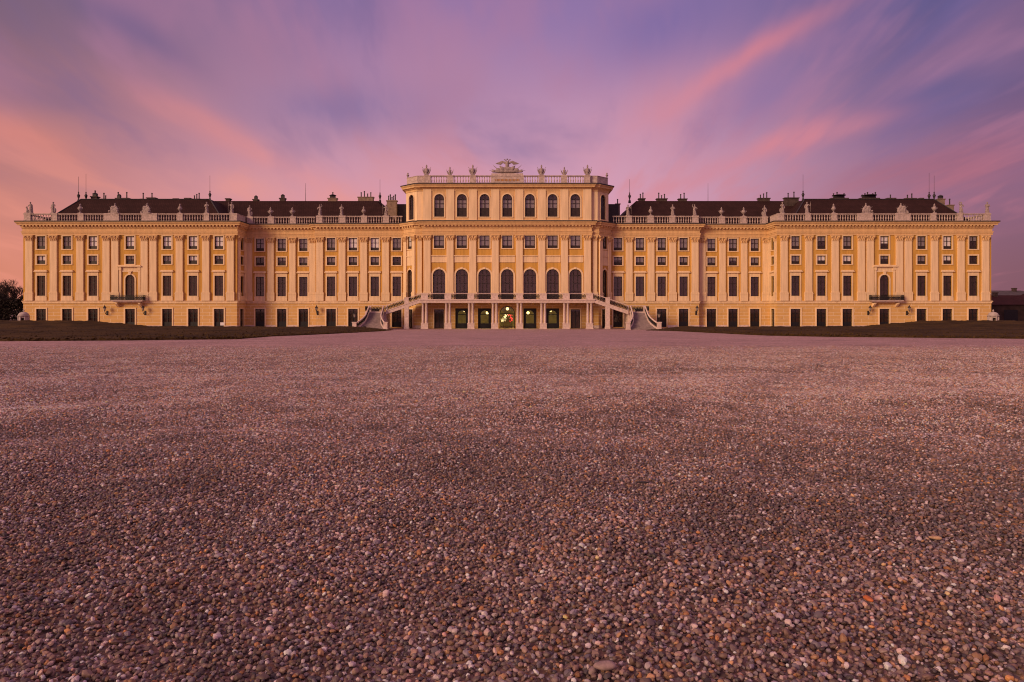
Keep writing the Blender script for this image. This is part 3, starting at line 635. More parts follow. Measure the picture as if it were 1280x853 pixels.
# --- roofs and decks
def frustum(x0, x1, y0, y1, z0, ins, z1, name='roof', m=None, ins_x=None):
    ix = ins if ins_x is None else ins_x
    b = MB().add([(x0, y0, z0), (x1, y0, z0), (x1, y1, z0), (x0, y1, z0), (x0+ix, y0+ins, z1), (x1-ix, y0+ins, z1), (x1-ix, y1-ins, z1), (x0+ix, y1-ins, z1)],
        [(0, 1, 5, 4), (1, 2, 6, 5), (2, 3, 7, 6), (3, 0, 4, 7), (4, 5, 6, 7), (3, 2, 1, 0)])
    return part(b, name, m or ROOFM)
for sg in (-1, 1):
    c = sg*WC; frustum(c-16.65, c+16.65, 131.2, 163, 19.7, 4.3, 24.5)
    xs_ = sorted((sg*64, sg*20.6)); frustum(xs_[0], xs_[1], 135.7, 163, 19.66, 4.9, 25.0)
    xs_ = sorted((sg*34.4, sg*20.8)); frustum(xs_[0], xs_[1], 134.6, 160, 19.68, 5.0, 24.86)
    # ridge and hip cappings
    for (xa, xb, y, z) in ((c-12.35, c+12.35, 135.5, 24.5),):
        r = MB().tube([(xa, y, z+.04), (xb, y, z+.04)], .12); r.tube([(c-16.65, 131.2, 19.75), (c-12.35, 135.5, 24.54)], .12); r.tube([(c+16.65, 131.2, 19.75), (c+12.35, 135.5, 24.54)], .12); part(r, 'ridge_capping', DARKM)
    d = MB(); x0, x1 = sorted((sg*XO, sg*XI)); d.box(x0+.1, x1-.1, 130.1, 164.9, 19.3, 19.66); x0, x1 = sorted((sg*(XI+.1), sg*36.05)); d.box(x0, x1, 134.6, 164, 19.3, 19.64)
    x0, x1 = sorted((sg*36, sg*18.0)); d.box(x0, x1, 133.4, 164, 19.3, 19.62); part(d, 'roof_deck', DARKM)
    d = MB(); x0, x1 = sorted((sg*XO, sg*18)); d.box(x0, x1, 164.9, 165.2, 0, 19.3); part(d, 'rear_wall', OCHRE)
    b = MB(); x0, x1 = sorted((sg*18.95, sg*21.6)); b.box(x0, x1, 138, 150, 19.7, 24.0); part(b, 'roof_box', DARKM)
# --- attic of the central pavilion
ah = [(-18.9, 150), (-18.9, 132.5), (-16.6, 130.2), (-15.2, 130.2), (-15.2, 129.75)]; apath = ah+[(-x, y) for x, y in ah[::-1]]
AS = [Fr(apath[i], apath[i+1]) for i in range(len(apath)-1)]
for i, s in enumerate(AS):
    w_ = []
    if i == 4: w_ = [('attic_window', x+15.2, 'm') for x in sorted(cu)]
    if i in (1, 7): w_ = [('attic_window__narrow', s.L/2, 'd')]
    wall('attic_wall', s, CORN if i == 4 else CREAM, 19.55, 25.8, [hole(k, u) for k, u, b in w_])
    for k, u, b in w_: put_window(s, k, u, b)
am = MB().fbox(LOC, -.75, .75, 0, .16, 19.85, 25.5); am.fbox(LOC, -.85, .85, 0, .22, 19.6, 19.85); ame = am.mesh('attic_pilaster', CREAM)
for x in CPX: pl('attic_pilaster', ame, AS[4].p(x+15.2, 0, 0), 0)
c = MB().sweep(apath, [(-.05, 19.58), (.28, 19.58), (.28, 19.86), (-.05, 19.9)]); part(c, 'attic_base', CREAM)
c = MB().sweep(apath, [(-.05, 25.2), (.1, 25.2), (.1, 25.5), (.3, 25.62), (.3, 25.74), (.75, 25.80), (.78, 26.0), (1.0, 26.24), (1.0, 26.3), (-.05, 26.4)]); part(c, 'attic_cornice', CORN)
c = MB().sweep(apath, [(-.05, 26.42), (.98, 26.305), (1.03, 26.305), (1.05, 26.50), (.95, 26.51), (-.05, 26.53)]); part(c, 'attic_gutter', DARKM)
d = MB(); d.prism(None, [(-18.8, 26.1), (18.8, 26.1), (18.8, 26.45), (-18.8, 26.45)], 132.6, 152); d.box(-15, 15, 130, 132.6, 26.1, 26.44); part(d, 'roof_deck', DARKM)
d = MB(); d.box(-18.8, 18.8, 151, 151.4, 0, 26.4); part(d, 'rear_wall', OCHRE)
frustum(-7.4, 7.4, 134.5, 150, 26.4, 1.6, 27.85)
# --- balustrades
BP = [(.055, 0), (.09, .02), (.09, .08), (.05, .13), (.06, .2), (.115, .36), (.10, .48), (.05, .66), (.045, .78), (.08, .84), (.08, .9), (.055, 1.0)]
def balus(fr, u0, u1, z0, z1, d=-.35):
    b = MB(); b.fbox(fr, u0, u1, d-.2, d+.2, z0, z0+.08); b.fbox(fr, u0, u1, d-.22, d+.22, z1-.14, z1-.02); b.fbox(fr, u0, u1, d-.26, d+.26, z1-.018, z1+.05)
    n = max(2, round((u1-u0)/.47)); h = z1-.14-z0-.08
    for k in range(n): u = u0+(u1-u0)*(k+.5)/n; q = fr.p(u, d, z0+.08); b.lathe([(r*1.15, z*h) for r, z in BP], q, 8)
    part(b, 'balustrade', BALU)
def pedestal(fr, u, w, z0, z1, d=-.35, name='pedestal'):
    b = MB(); b.fbox(fr, u-w/2-.05, u+w/2+.05, d-.35, d+.33, z0, z0+.24); b.fbox(fr, u-w/2, u+w/2, d-.3, d+.28, z0+.24, z1-.2); b.fbox(fr, u-w/2-.06, u+w/2+.06, d-.36, d+.34, z1-.2, z1+.08); part(b, name, BALU)
def balustrade_line(fr, peds, z0, z1, ua=None, ub=None):
    prev = ua if ua is not None else None
    for u, w in peds:
        if prev is not None and u-w/2-prev > .4: balus(fr, prev, u-w/2, z0, z1)
        pedestal(fr, u, w, z0, z1); prev = u+w/2
    if ub is not None and ub-prev > .4: balus(fr, prev, ub, z0, z1)
Z0, Z1 = 19.74, 21.05
wp = [(-18.95, 1.2), (-13.95, .95), (-9.1, .95), (-3.49, 2.75), (3.49, 2.75), (9.1, .95), (13.95, .95), (18.95, 1.2)]
for k in (1, 19): balustrade_line(SEG[k], [(SEG[k].L/2+o, w) for o, w in wp], Z0, Z1)
for k in (2, 18): b = MB(); b.fbox(SEG[k], .3, SEG[k].L-.05, -.6, -.12, Z0, Z1); b.fbox(SEG[k], .3, SEG[k].L-.05, -.64, -.06, Z1+.002, Z1+.07); part(b, 'parapet', BALU)
for k in (0, 20): balustrade_line(SEG[k], [(6, 1), (12, 1), (18, 1), (24, 1), (29, 1)], Z0, Z1, .8, 34.2)
for k, sg in ((3, -1), (17, 1)):
    fr = SEG[k]; P = sorted((sg*x-fr.a.x, 1.1) for x in (48.9, 44.86, 40.75)); ua, ub = (.4, fr.L-.5) if sg < 0 else (.5, fr.L-.4)
    balustrade_line(fr, P, Z0, Z1, ua if sg > 0 else None, ub if sg < 0 else None)
for k, sg in ((5, -1), (15, 1)):
    fr = SEG[k]; P = sorted((sg*x-fr.a.x, 1.15) for x in (35.4, 31.05, 26.98, 22.87)); balustrade_line(fr, P, Z0, Z1, .5 if sg > 0 else None, fr.L-.5 if sg < 0 else None)
A0, A1 = 26.54, 28.0
fr = AS[4]; balustrade_line(fr, [(x+15.2, 1.1) for x in (-14.63, -10.44, -6.3)]+[(15.2, 6.1)]+[(x+15.2, 1.1) for x in (6.3, 10.44, 14.63)], A0, A1)
for k in (1, 2, 6, 7): s = AS[k]; b = MB(); b.fbox(s, .05, s.L-.05, -.6, -.1, A0, A1); b.fbox(s, .05, s.L-.05, -.66, -.03, A1+.002, A1+.08); part(b, 'parapet', BALU)
for k in (0, 8): s = AS[k]; b = MB(); b.fbox(s, .1, s.L-.1, -.6, -.1, A0, A1); part(b, 'parapet', BALU)
b = MB()
for k in range(18): b.fbox(fr, 15.2-2.2+k*.25, 15.2-2.2+k*.25+(.15 if k % 3 else .11), -.08, -.03, 26.98, 27.36)
part(b, 'inscription_panel', mat('gilded_relief', (.42, .2, .05), .6))
b = MB(); b.fbox(fr, 15.2-2.9, 15.2+2.9, -.75, -.02, A1+.09, A1+.42); part(b, 'crest_plinth', BALU)
# --- chimneys, hoods and finials
def chimney(px, y, w, ztop, pots, zb=23.5, dep=.9, hood=False, m=None):
    x = (px-640)/886*y+CX; b = MB(); b.box(x-w/2, x+w/2, y-dep/2, y+dep/2, zb, ztop-.18); b.box(x-w/2-.12, x+w/2+.12, y-dep/2-.12, y+dep/2+.12, ztop-.18, ztop)
    o = part(b, 'chimney', m or CHIM)
    for k in range(pots):
        u = x+(-.5+(k+.5)/pots)*w*.85; h = .7+.25*((k*7+int(px)) % 3)
        p = MB().lathe([(.12, ztop), (.10, ztop+h*.8), (.15, ztop+h*.82), (.13, ztop+h)], (u, y, 0), 8); part(p, 'chimney_pot', DARKM, o)
    if hood:
        p = MB().box(x-w*.3, x+w*.3, y-.3, y+.3, ztop, ztop+.5); p.lathe([(w*.42, ztop+.5), (w*.42, ztop+.56), (.1, ztop+.8)], (x, y, 0), 8); part(p, 'chimney_hood', DARKM, o)
def zt(py, y): return CZ+(387-py)*y/886
for px, y, w, py, n, hd in ((119, 138, 1.2, 246, 1, 1), (131, 138, .8, 249, 2, 0), (149, 138, .9, 248, 2, 1), (158.5, 138, 1.0, 248, 1, 0), (179, 138, .5, 249, 1, 0), (190, 138, 1.6, 247.5, 1, 0), (221, 138, .9, 248.6, 0, 0), (235.5, 138, 1.0, 248, 0, 0),
        (246, 138, 1.6, 249, 3, 0), (285.6, 141, .8, 248.5, 0, 0), (320, 141, .9, 249.5, 0, 1), (353.5, 141, 1.0, 248, 0, 1), (416, 141, 1.7, 248, 1, 1), (457.5, 141.5, 3.0, 246.6, 4, 0), (490, 137, 1.9, 251, 5, 0),
        (772, 141, .8, 255, 1, 0), (802, 141, 1.2, 248.5, 2, 0), (827, 141, 2.0, 248.6, 3, 0), (853, 141, 1.6, 248.8, 2, 0), (954.5, 141, 2.2, 248, 3, 0), (988.8, 140, 2.7, 247.5, 2, 0), (1048.5, 138, 3.2, 248, 4, 1),
        (1086, 138, 3.6, 248, 6, 1), (1113, 138, 1.5, 248, 1, 0), (1137, 138, 2.0, 248.2, 2, 0), (1150.5, 138, .6, 248, 0, 0), (1175.5, 136, 1.2, 249, 0, 1), (1187, 134.5, 1.1, 256.5, 1, 0)):
    chimney(px, y, w, zt(py, y), n, 20.5 if px in (490, 1187, 1175.5, 772) else 23.2, hood=bool(hd), m=CHIL if px in (457.5, 490, 772, 1175.5, 1187, 416) else CHIM)
def finial(px, y, zb, rod):
    x = (px-640)/886*y+CX; b = MB().lathe([(.28, zb-.4), (.22, zb+.1), (.10, zb+.3), (.22, zb+.75), (.3, zb+1.0), (.16, zb+1.2), (.08, zb+1.4), (.14, zb+1.55), (.03, zb+1.75), (.025, zb+rod)], (x, y, 0), 8); part(b, 'roof_finial', DARKM, PAL, True)
for px, y, zb, rod in ((98.2, 135.6, 24.3, 4.6), (107.5, 137, 24.5, 5.2), (262.4, 135.6, 24.5, 4.6), (475, 140.6, 25, 4.3), (787, 140.6, 25, 4.3), (1003.8, 135.6, 24.5, 4.8), (1161.4, 137, 24.5, 5.4), (1167.7, 135.6, 24.3, 4.8)): finial(px, y, zb, rod)
for px in (382, 885): x = (px-640)/886*141+CX; part(MB().tube([(x, 141, 24.9), (x, 141, 28.6)], [.05, .02]), 'lightning_rod', DARKM)
# --- wing balconies
for k in (1, 19):
    fr = SEG[k]; u = fr.L/2; b = MB(); b.fbox(fr, u-2.9, u+2.9, .0, 1.25, 4.98, 5.12); b.fbox(fr, u-2.6, u+2.6, .0, 1.05, 4.82, 4.978); o = part(b, 'balcony', STONE)
    for s_ in (-1, 1): q = MB().prism(Fr(fr.p(u+s_*2.1-.18, .0, 0)[:2], fr.p(u+s_*2.1-.18, 1, 0)[:2]), [(.0, 3.9), (.25, 4.0), (.85, 4.45), (.95, 4.69), (0, 4.69)], 0, -.36 if True else 0); part(q, 'bracket', CREAM, o)
    q = MB(); d = 1.2
    for a, bb in (((u-2.95, .05), (u-2.95, d)), ((u-2.95, d), (u+2.95, d)), ((u+2.95, d), (u+2.95, .05))):
        A = fr.p(a[0], a[1], 0); B = fr.p(bb[0], bb[1], 0); f2 = Fr(A[:2], B[:2])
        q.fbox(f2, 0, f2.L, -.035, .035, 6.06, 6.13); q.fbox(f2, 0, f2.L, -.04, .04, 5.14, 5.28); n = max(2, int(f2.L/.17))
        for i in range(n+1): x = f2.L*i/n; q.fbox(f2, x-.024, x+.024, -.024, .024, 5.2, 6.07)
        for i in range(max(1, int(f2.L/.42))):
            x = f2.L*(i+.5)/max(1, int(f2.L/.42))
            q.tube([f2.p(x+.17*math.cos(t*math.pi/6), 0, 5.62+.2*math.sin(t*math.pi/6)) for t in range(13)], .045, 5); q.tube([f2.p(x+.08*math.cos(t*math.pi/4), 0, 5.62+.1*math.sin(t*math.pi/4)) for t in range(9)], .045, 5)
    part(q, 'railing', IRON, o)
# --- arcade, terrace and double stair
TY0, TY1 = 125.7, 129.5; TX = 15.45
b = MB(); b.box(-TX, TX, TY0, TY1-.01, 4.74, 5.28); part(b, 'terrace', STONE)
b = MB(); b.box(-TX-.12, TX+.12, TY0-.14, TY0+.2, 5.06, 5.30); b.box(-TX-.04, TX+.04, TY0-.05, TY0+.2, 4.66, 4.80); part(b, 'terrace_edge', STONE)
colm = MB().lathe([(.27, 1.02), (.27, 1.10), (.22, 1.16), (.235, 1.2), (.235, 2.4), (.19, 4.35), (.24, 4.4), (.2, 4.46), (.27, 4.54)], (0, 0, 0), 14); colm.box(-.29, .29, -.29, .29, 4.54, 4.70); cme = colm.mesh('column', STONE, True)
bm_ = MB().box(-.66, .66, -.36, .36, 0, .16); bm_.box(-.6, .6, -.32, .32, .16, .9); bm_.box(-.66, .66, -.36, .36, .9, 1.02); bme = bm_.mesh('column_base', STONE)
pm = MB().box(-.6, .6, -.28, .28, 5.28, 6.22); pm.box(-.66, .66, -.34, .34, 6.22, 6.34); pme = pm.mesh('terrace_pedestal', STONE)
AX = [-14.66, -10.5, -6.43, -2.2, 2.2, 6.43, 10.5, 14.66]
for x in AX:
    pl('column_base', bme, (x, 126.1, 0)); pl('terrace_pedestal', pme, (x, 126.05, 0))
    for s_ in (-.31, .31): pl('column', cme, (x+s_, 126.1, 0))
def rail_panel(mb, A, B, h0=.12, h1=1.0, rings=True):
    """ironwork between A and B (points on the walking line)"""
    A, B = Vector(A), Vector(B); L = (B-A).length
    n = max(1, round(L/.55))
    for i in range(n):
        p = A+(B-A)*((i+.5)/n); t = (B-A)/n
        hw = Vector((t.x, t.y, 0)).length*.46; dr = Vector((t.x, t.y, 0)).normalized(); sl = t.z/max(1e-6, Vector((t.x, t.y, 0)).length)
        def Q(a, z): return p+dr*a+Vector((0, 0, sl*a+z))
        hm = (h0+h1)/2; rv = (h1-h0)*.36
        mb.tube([Q(hw*.8*math.cos(k*math.pi/5), hm+rv*math.sin(k*math.pi/5)) for k in range(11)], .055, 5)
        mb.tube([Q(hw*.35*math.cos(k*math.pi/3), hm+rv*.5*math.sin(k*math.pi/3)) for k in range(7)], .055, 5)
        mb.tube([Q(-hw*1.05, h0), Q(-hw*1.05, h1)], .03, 4)
    mb.tube([A+Vector((0, 0, h0)), B+Vector((0, 0, h0))], .03, 5)
for i in range(7):
    x0, x1 = AX[i]+.62, AX[i+1]-.62; q = MB(); rail_panel(q, (x0, 126.05, 5.28), (x1, 126.05, 5.28)); o = part(q, 'terrace_railing', IRON)
    part(MB().box(x0, x1, 125.97, 126.13, 6.24, 6.33), 'handrail', STONE, o)
def stair(sg):
    S = lambda x: sg*x
    def P(*a): return (sg*a[0],)+tuple(a[1:])
    x0, z0, x1, z1 = 15.35, 5.26, 21.5, 3.12; ya, yb = 125.85, 129.2
    st = empty('stair', (S(20), 126, 0)); st.parent = PAL; st.matrix_parent_inverse = PINV
    def sp(mb, name, m, par=None):
        if par is None: o = mb.build(name, m, st); o.matrix_parent_inverse = st.matrix_world.inverted() if False else (Matrix.Translation((-S(20), -126, 0))); return o
        return mb.build(name, m, par)
    # lateral flight: sloped slab, stringer and steps
    b = MB(); n = 14
    for i in range(n): xa = x0+(x1-x0)*i/n; xb = x0+(x1-x0)*(i+1)/n; zz = z0-(z0-z1)*(i+1)/n; lo, hi = sorted((S(xa), S(xb))); b.box(lo, hi, ya+.25, yb, zz-.35, zz)
    sp(b, 'step_flight', STEPM)
    b = MB(); b.prism(None, [P(x0, z0+.12), P(x1, z1+.12), P(x1, z1-.5), P(x0, z0-.56)], ya-.12, ya+.25); b.prism(None, [P(x0, z0+.16), P(x1, z1+.16), P(x1, z1-.0), P(x0, z0-.0)], ya-.18, ya-.12); sp(b, 'stringer', STONE)
    # posts on the flight and pillar under it
    xm = 17.85; zm = z0+(z1-z0)*(xm-x0)/(x1-x0); lo, hi = sorted((S(xm-.38), S(xm+.38)))
    b = MB().box(lo, hi, ya-.14, ya+.5, 0, zm-.4); b.box(lo-.06, hi+.06, ya-.2, ya+.56, 0, .35); sp(b, 'pillar', STONE)
    b = MB().box(lo, hi, ya-.13, ya+.24, zm-.05, zm+1.12); b.box(lo-.05, hi+.05, ya-.18, ya+.28, zm+1.12, zm+1.24); sp(b, 'newel', STONE)
    for xa, xb in ((x0+.0, xm-.38), (xm+.38, x1)):
        za = z0+(z1-z0)*(xa-x0)/(x1-x0); zb = z0+(z1-z0)*(xb-x0)/(x1-x0); q = MB(); rail_panel(q, P(xa, ya+.06, za+.14), P(xb, ya+.06, zb+.14), .08, .85); o = sp(q, 'railing', IRON)
        sp(MB().prism(None, [P(xa, za+.98), P(xb, zb+.98), P(xb, zb+1.1), P(xa, za+1.1)], ya-.04, ya+.16), 'handrail', STONE, o).matrix_parent_inverse = Matrix.Identity(4)
    # landing
    lo, hi = sorted((S(x1-.02), S(25.3))); b = MB().box(lo, hi, 126.0, 130.2, 2.84, 3.10); b.box(lo+.05, hi-.05, 126.15, 130.1, 0, 2.84); sp(b, 'landing', STONE)
    b = MB()
    for xa, xb in ((21.9, 22.25), (24.95, 25.3)): l2, h2 = sorted((S(xa), S(xb))); b.box(l2, h2, 129.9, 130.2, 3.1, 4.1)
    l2, h2 = sorted((S(21.9), S(25.3))); b.box(l2, h2, 129.95, 130.15, 4.1, 4.2)
    sp(b, 'landing_parapet', STONE)
    q = MB(); rail_panel(q, P(22.25, 130.05, 3.1), P(24.95, 130.05, 3.1)); rail_panel(q, P(25.25, 126.2, 3.1), P(25.25, 129.9, 3.1)); sp(q, 'railing', IRON)
    # front flight, flaring towards the foot
    n = 18; yt, yf = 126.0, 120.4; b = MB()
    cx = 23.25
    def flare(t): return 1.28+.10*t+1.25*max(0, (t-.45)/.55)**1.8
    for i in range(n):
        t0 = i/n; w = flare((i+1)/n)-.06; y1_ = yt-(yt-yf)*t0; y0_ = yt-(yt-yf)*(i+1)/n; zz = 3.06*(1-(i+1)/(n)) ; lo, hi = sorted((S(cx-w), S(cx+w)))
        b.box(lo, hi, y0_-.03, y1_+.0, -.2, zz+.005); b.box(lo, hi, y0_-.06, y1_, zz-.045, zz+.012)
    sp(b, 'step_flight', STEPM)
    for s2 in (-1, 1):
        pts = []
        for i in range(15):
            t = i/14; w = flare(t); drop = 3.06*(1-t); pts.append(Vector(P(cx+s2*w, yt-(yt-yf-.2)*t, max(0., drop))))
        b = MB()
        for i in range(14):
            A, B = pts[i], pts[i+1]; d = Vector((B.x-A.x, B.y-A.y, 0)).normalized(); nn = Vector((-d.y, d.x, 0))*.15
            b.add([A-nn+Vector((0, 0, -A.z-.1)), A+nn+Vector((0, 0, -A.z-.1)), A+nn+Vector((0, 0, .24)), A-nn+Vector((0, 0, .24)), B-nn+Vector((0, 0, -B.z-.1)), B+nn+Vector((0, 0, -B.z-.1)), B+nn+Vector((0, 0, .24)), B-nn+Vector((0, 0, .24))],
                [(0, 1, 2, 3), (7, 6, 5, 4), (0, 4, 5, 1), (1, 5, 6, 2), (2, 6, 7, 3), (3, 7, 4, 0)])
        sp(b, 'stringer', STONE)
        q = MB()
        for i in range(0, 14, 2): rail_panel(q, pts[i]+Vector((0, 0, .2)), pts[i+2]+Vector((0, 0, .2)), .06, .72)
        o = sp(q, 'railing', IRON)
        b = MB(); b.tube([p+Vector((0, 0, 1.02)) for p in pts], .125, 8); h = b.build('handrail', STONE, o)
        e = pts[-1]; b = MB().box(e.x-.4, e.x+.4, e.y-.5, e.y+.28, 0, .22); b.box(e.x-.33, e.x+.33, e.y-.43, e.y+.21, .22, 1.2); b.box(e.x-.4, e.x+.4, e.y-.5, e.y+.28, 1.2, 1.36); sp(b, 'pedestal', STONE)
    return
bpy.context.view_layer.update()
stair(-1); stair(1)
# --- hall behind the arches
b = MB(); hy0, hy1 = 129.9, 146.
b.add([(-13, hy0, 0), (13, hy0, 0), (13, hy1, 0), (-13, hy1, 0)], [(0, 1, 2, 3)]); part(b, 'hall_floor', PAVE)
b = MB(); b.add([(-13, hy0, 4.45), (13, hy0, 4.45), (13, hy1, 4.45), (-13, hy1, 4.45)], [(0, 1, 2, 3)]); b.box(-13.2, -13, hy0, hy1, 0, 4.45); b.box(13, 13.2, hy0, hy1, 0, 4.45); b.box(-13, 13, hy1, hy1+.2, 0, 4.45)
for x in (-10.4, -6.25, -2.1, 2.1, 6.25, 10.4):
    for y in (133., 138.5): b.box(x-.55, x+.55, y, y+1.2, 0, 4.449)
part(b, 'hall_wall', INT)
for x, w, zt_ in ((-8.3, 2.4, 3.68), (-4.15, 2.4, 3.68), (0, 2.85, 4.1), (4.15, 2.4, 3.68), (8.3, 2.4, 3.68)):
    fr = Fr((x-5, 129.85), (x+5, 129.85)); g = MB()
    def shift(pts): return [(5+u, z) for u, z in pts]
    if x: g.fbox(fr, 5-w/2, 5-.86, -.08, 0, 0, zt_); g.fbox(fr, 5+.86, 5+w/2, -.08, 0, 0, zt_); g.fbox(fr, 5-.86, 5+.86, -.08, 0, 3.42, zt_); w, zt_ = 1.72, 3.42
    zs = zt_-w/2; t = .14 if x else .12
    if x:
        A = arch_pts(w, zs)
        for i in range(len(A)-1):
            c = (w/2, zt_) if i < 6 else (-w/2, zt_); g.prism(fr, [(5+A[i][0], A[i][1]), (5+c[0], c[1]), (5+A[i+1][0], A[i+1][1])], -.079, -.001)
        g.prism(fr, [(5+w/2, zt_), (5-w/2, zt_), (5, zt_-.001)], -.078, -.002)
    for a, bq in ((5-w/2, 5-w/2+t), (5+w/2-t, 5+w/2)): g.fbox(fr, a, bq, -.08, 0, 0, zs)
    A = shift(arch_pts(w-2*t, zs)); B = shift(arch_pts(w, zs))
    for i in range(len(A)-1): g.prism(fr, [A[i], B[i], B[i+1], A[i+1]], -.08, 0)
    if x: g.fbox(fr, 5-w/2+t, 5+w/2-t, -.08, 0, 0, .95)
    g.fbox(fr, 5-w/2+t, 5+w/2-t, -.06, -.02, zs-.06, zs+.06)
    o = part(g, 'hall_arch', DOORM)
    out = [(5-w/2+t, .95 if x else .02), (5+w/2-t, .95 if x else .02)]+A; q = MB().add([fr.p(u, -.04, z) for u, z in out], [tuple(range(len(out)))]); part(q, 'pane', GLASS, o)
exec_later = None

# ------------------------------------------------------------------ lamps in the hall
def hall_lamp(x, y, z, lab, r=.26):
    e = tag(empty('hall_lantern', (x, y, z)), lab, 'lantern', 'glowing lanterns in the hall')
    MB().lathe([(r*.5, -r), (r, -r*.3), (r, r*.5), (r*.4, r)], (0, 0, 0), 12).build('lamp_globe', LAMP, e, True)
    pt = bpy.data.lights.new('lantern_light', 'POINT'); pt.energy = 650 if abs(x) > 1 else 160; pt.color = (1, .84, .36); pt.shadow_soft_size = .3; po = bpy.data.objects.new('lantern_light', pt); COL.objects.link(po); po.parent = e; po.location = (0, .5, -.1)
    MB().lathe([(r*.45, r), (.05, r+.12), (.025, r+.14), (.025, 4.44-z)], (0, 0, 0), 8).build('hanger', IRON, e)
for px, py, y, lab in ((581, 388.3, 131.2, 'glowing yellow lantern seen through the leftmost lit arch'), (609.2, 391.3, 131.2, 'glowing yellow lantern in the arch just left of the centre arch'), (634.3, 386.3, 131.0, 'glowing yellow lantern hanging in the wide middle arch'),
        (660, 391.3, 131.2, 'glowing yellow lantern in the arch just right of the centre arch'), (688, 388.3, 131.2, 'glowing yellow lantern seen through the rightmost lit arch')):
    hall_lamp((px-640)/886*y+CX, y, CZ+(387-py)*y/886, lab)
def lights(name, lab, pts, m, stem):
    e = tag(empty(name, (stem[0], stem[1], 0)), lab, 'light decoration'); b = MB()
    for p in pts: b.ell((p[0]-stem[0], p[1]-stem[1], p[2]), (.05, .04, .05), 6, 4)
    b.build('bulb_cluster', m, e); s = MB(); s.tube([(0, 0.1, 0), (0, .1, 1.4), (.1, .1, 2.6)], [.04, .03, .02], 5)
    for k in range(7): a = random.uniform(-1, 1); z = random.uniform(.8, 2.2); s.tube([(0, .1, z), (a*.5, .1, z+.3)], .015, 4)
    s.build('stand', IRON, e)
def W2(px, py, y): return ((px-640)/886*y+CX, y, CZ+(387-py)*y/886)
pts = []
for k in range(60):
    t = random.random(); cx_, cy_ = 632.8-5.0*t, 394.0+8*t; pts.append(W2(cx_+random.gauss(0, 1.4), cy_+random.gauss(0, .9), 132.2+random.uniform(-.2, .2)))
lights('light_tree', 'small bare tree strung with white fairy lights inside the middle arch', pts, FAIRY, (W2(629, 400, 132.2)[0], 132.2))
pts = [W2(634.5+random.uniform(0, 6), 394.8+random.gauss(0, .5), 132.5) for k in range(16)]+[W2(639+random.gauss(0, .9), 397+random.uniform(0, 5.2), 132.5) for k in range(22)]
lights('light_ornament', 'red glowing light ornament inside the middle arch beside the white one', pts, REDL, (W2(639, 400, 132.5)[0], 132.6))

# ------------------------------------------------------------------ wall lanterns
LG = mat('lantern_glass', (.30, .24, .22), .3, .1, 4.)
def make_lantern():
    e = empty('wall_lantern'); b = MB(); b.tube([(0, 0, -.5), (0, -.25, -.62), (0, -.6, -.45), (0, -.8, -.1), (0, -.8, .1)], [.07, .06, .05, .045, .04], 6); b.tube([(0, 0, -.1), (0, -.35, -.2), (0, -.55, -.42)], .035, 5); b.box(-.14, .14, -.05, 0, -.75, .05); b.build('bracket', IRON, e)
    MB().lathe([(.12, .1), (.26, .62)], (0, -.8, 0), 6).build('lantern_glass', LG, e); b = MB().lathe([(.32, .62), (.26, .70), (.12, .86), (.05, .95), (.07, 1.02), (.01, 1.1)], (0, -.8, 0), 8); b.lathe([(.05, .02), (.14, .06), (.14, .1)], (0, -.8, 0), 6)
    for k in range(6): a = k*math.pi/3; b.tube([(.12*math.cos(a), -.8+.12*math.sin(a), .1), (.26*math.cos(a), -.8+.26*math.sin(a), .62)], .016, 4)
    b.build('lantern_cap', IRON, e); return e
def copy_tree(o, parent=None):
    c = o.copy(); COL.objects.link(c); c.parent = parent
    for ch in o.children: copy_tree(ch, c)
    return c
lan0 = make_lantern(); first = True
for px, y, lab in ((134, 129.96, "black wall lantern left of the left wing's iron balcony"), (181.5, 129.96, "black wall lantern right of the left wing's iron balcony"), (397, 133.26, 'black wall lantern on the left recessed front nearest its stair'),
        (870, 133.26, 'black wall lantern on the right recessed front nearest its stair'), (1085, 129.96, "black wall lantern left of the right wing's iron balcony"), (1133.5, 129.96, "black wall lantern right of the right wing's iron balcony")):
    o = lan0 if first else copy_tree(lan0); first = False; o.location = ((px-640)/886*y+CX, y, zt(389.0, y)); tag(o, lab, 'lantern', 'lanterns on the palace walls')
def post_lantern(x, y, lab):
    e = tag(empty('stair_lantern', (x, y, 1.36)), lab, 'lantern', 'lanterns on the stair pedestals'); b = MB().lathe([(.2, 0), (.12, .1), (.05, .2), (.05, .62), (.12, .72), (.14, .78)], (0, 0, 0), 8); b.build('post', IRON, e)
    MB().lathe([(.14, .78), (.27, 1.3)], (0, 0, 0), 6).build('lantern_glass', LG, e); b = MB().lathe([(.33, 1.3), (.27, 1.38), (.1, 1.56), (.04, 1.64), (.06, 1.7), (.01, 1.78)], (0, 0, 0), 8)
    for k in range(6): a = k*math.pi/3; b.tube([(.14*math.cos(a), .14*math.sin(a), .78), (.27*math.cos(a), .27*math.sin(a), 1.3)], .018, 4)
    b.build('lantern_cap', IRON, e)
for sg, l in ((-1, 'dark lantern on the outer pedestal at the foot of the left stair'), (1, 'dark lantern on the outer pedestal at the foot of the right stair')): post_lantern(sg*(23.25+2.63), 120.5, l)

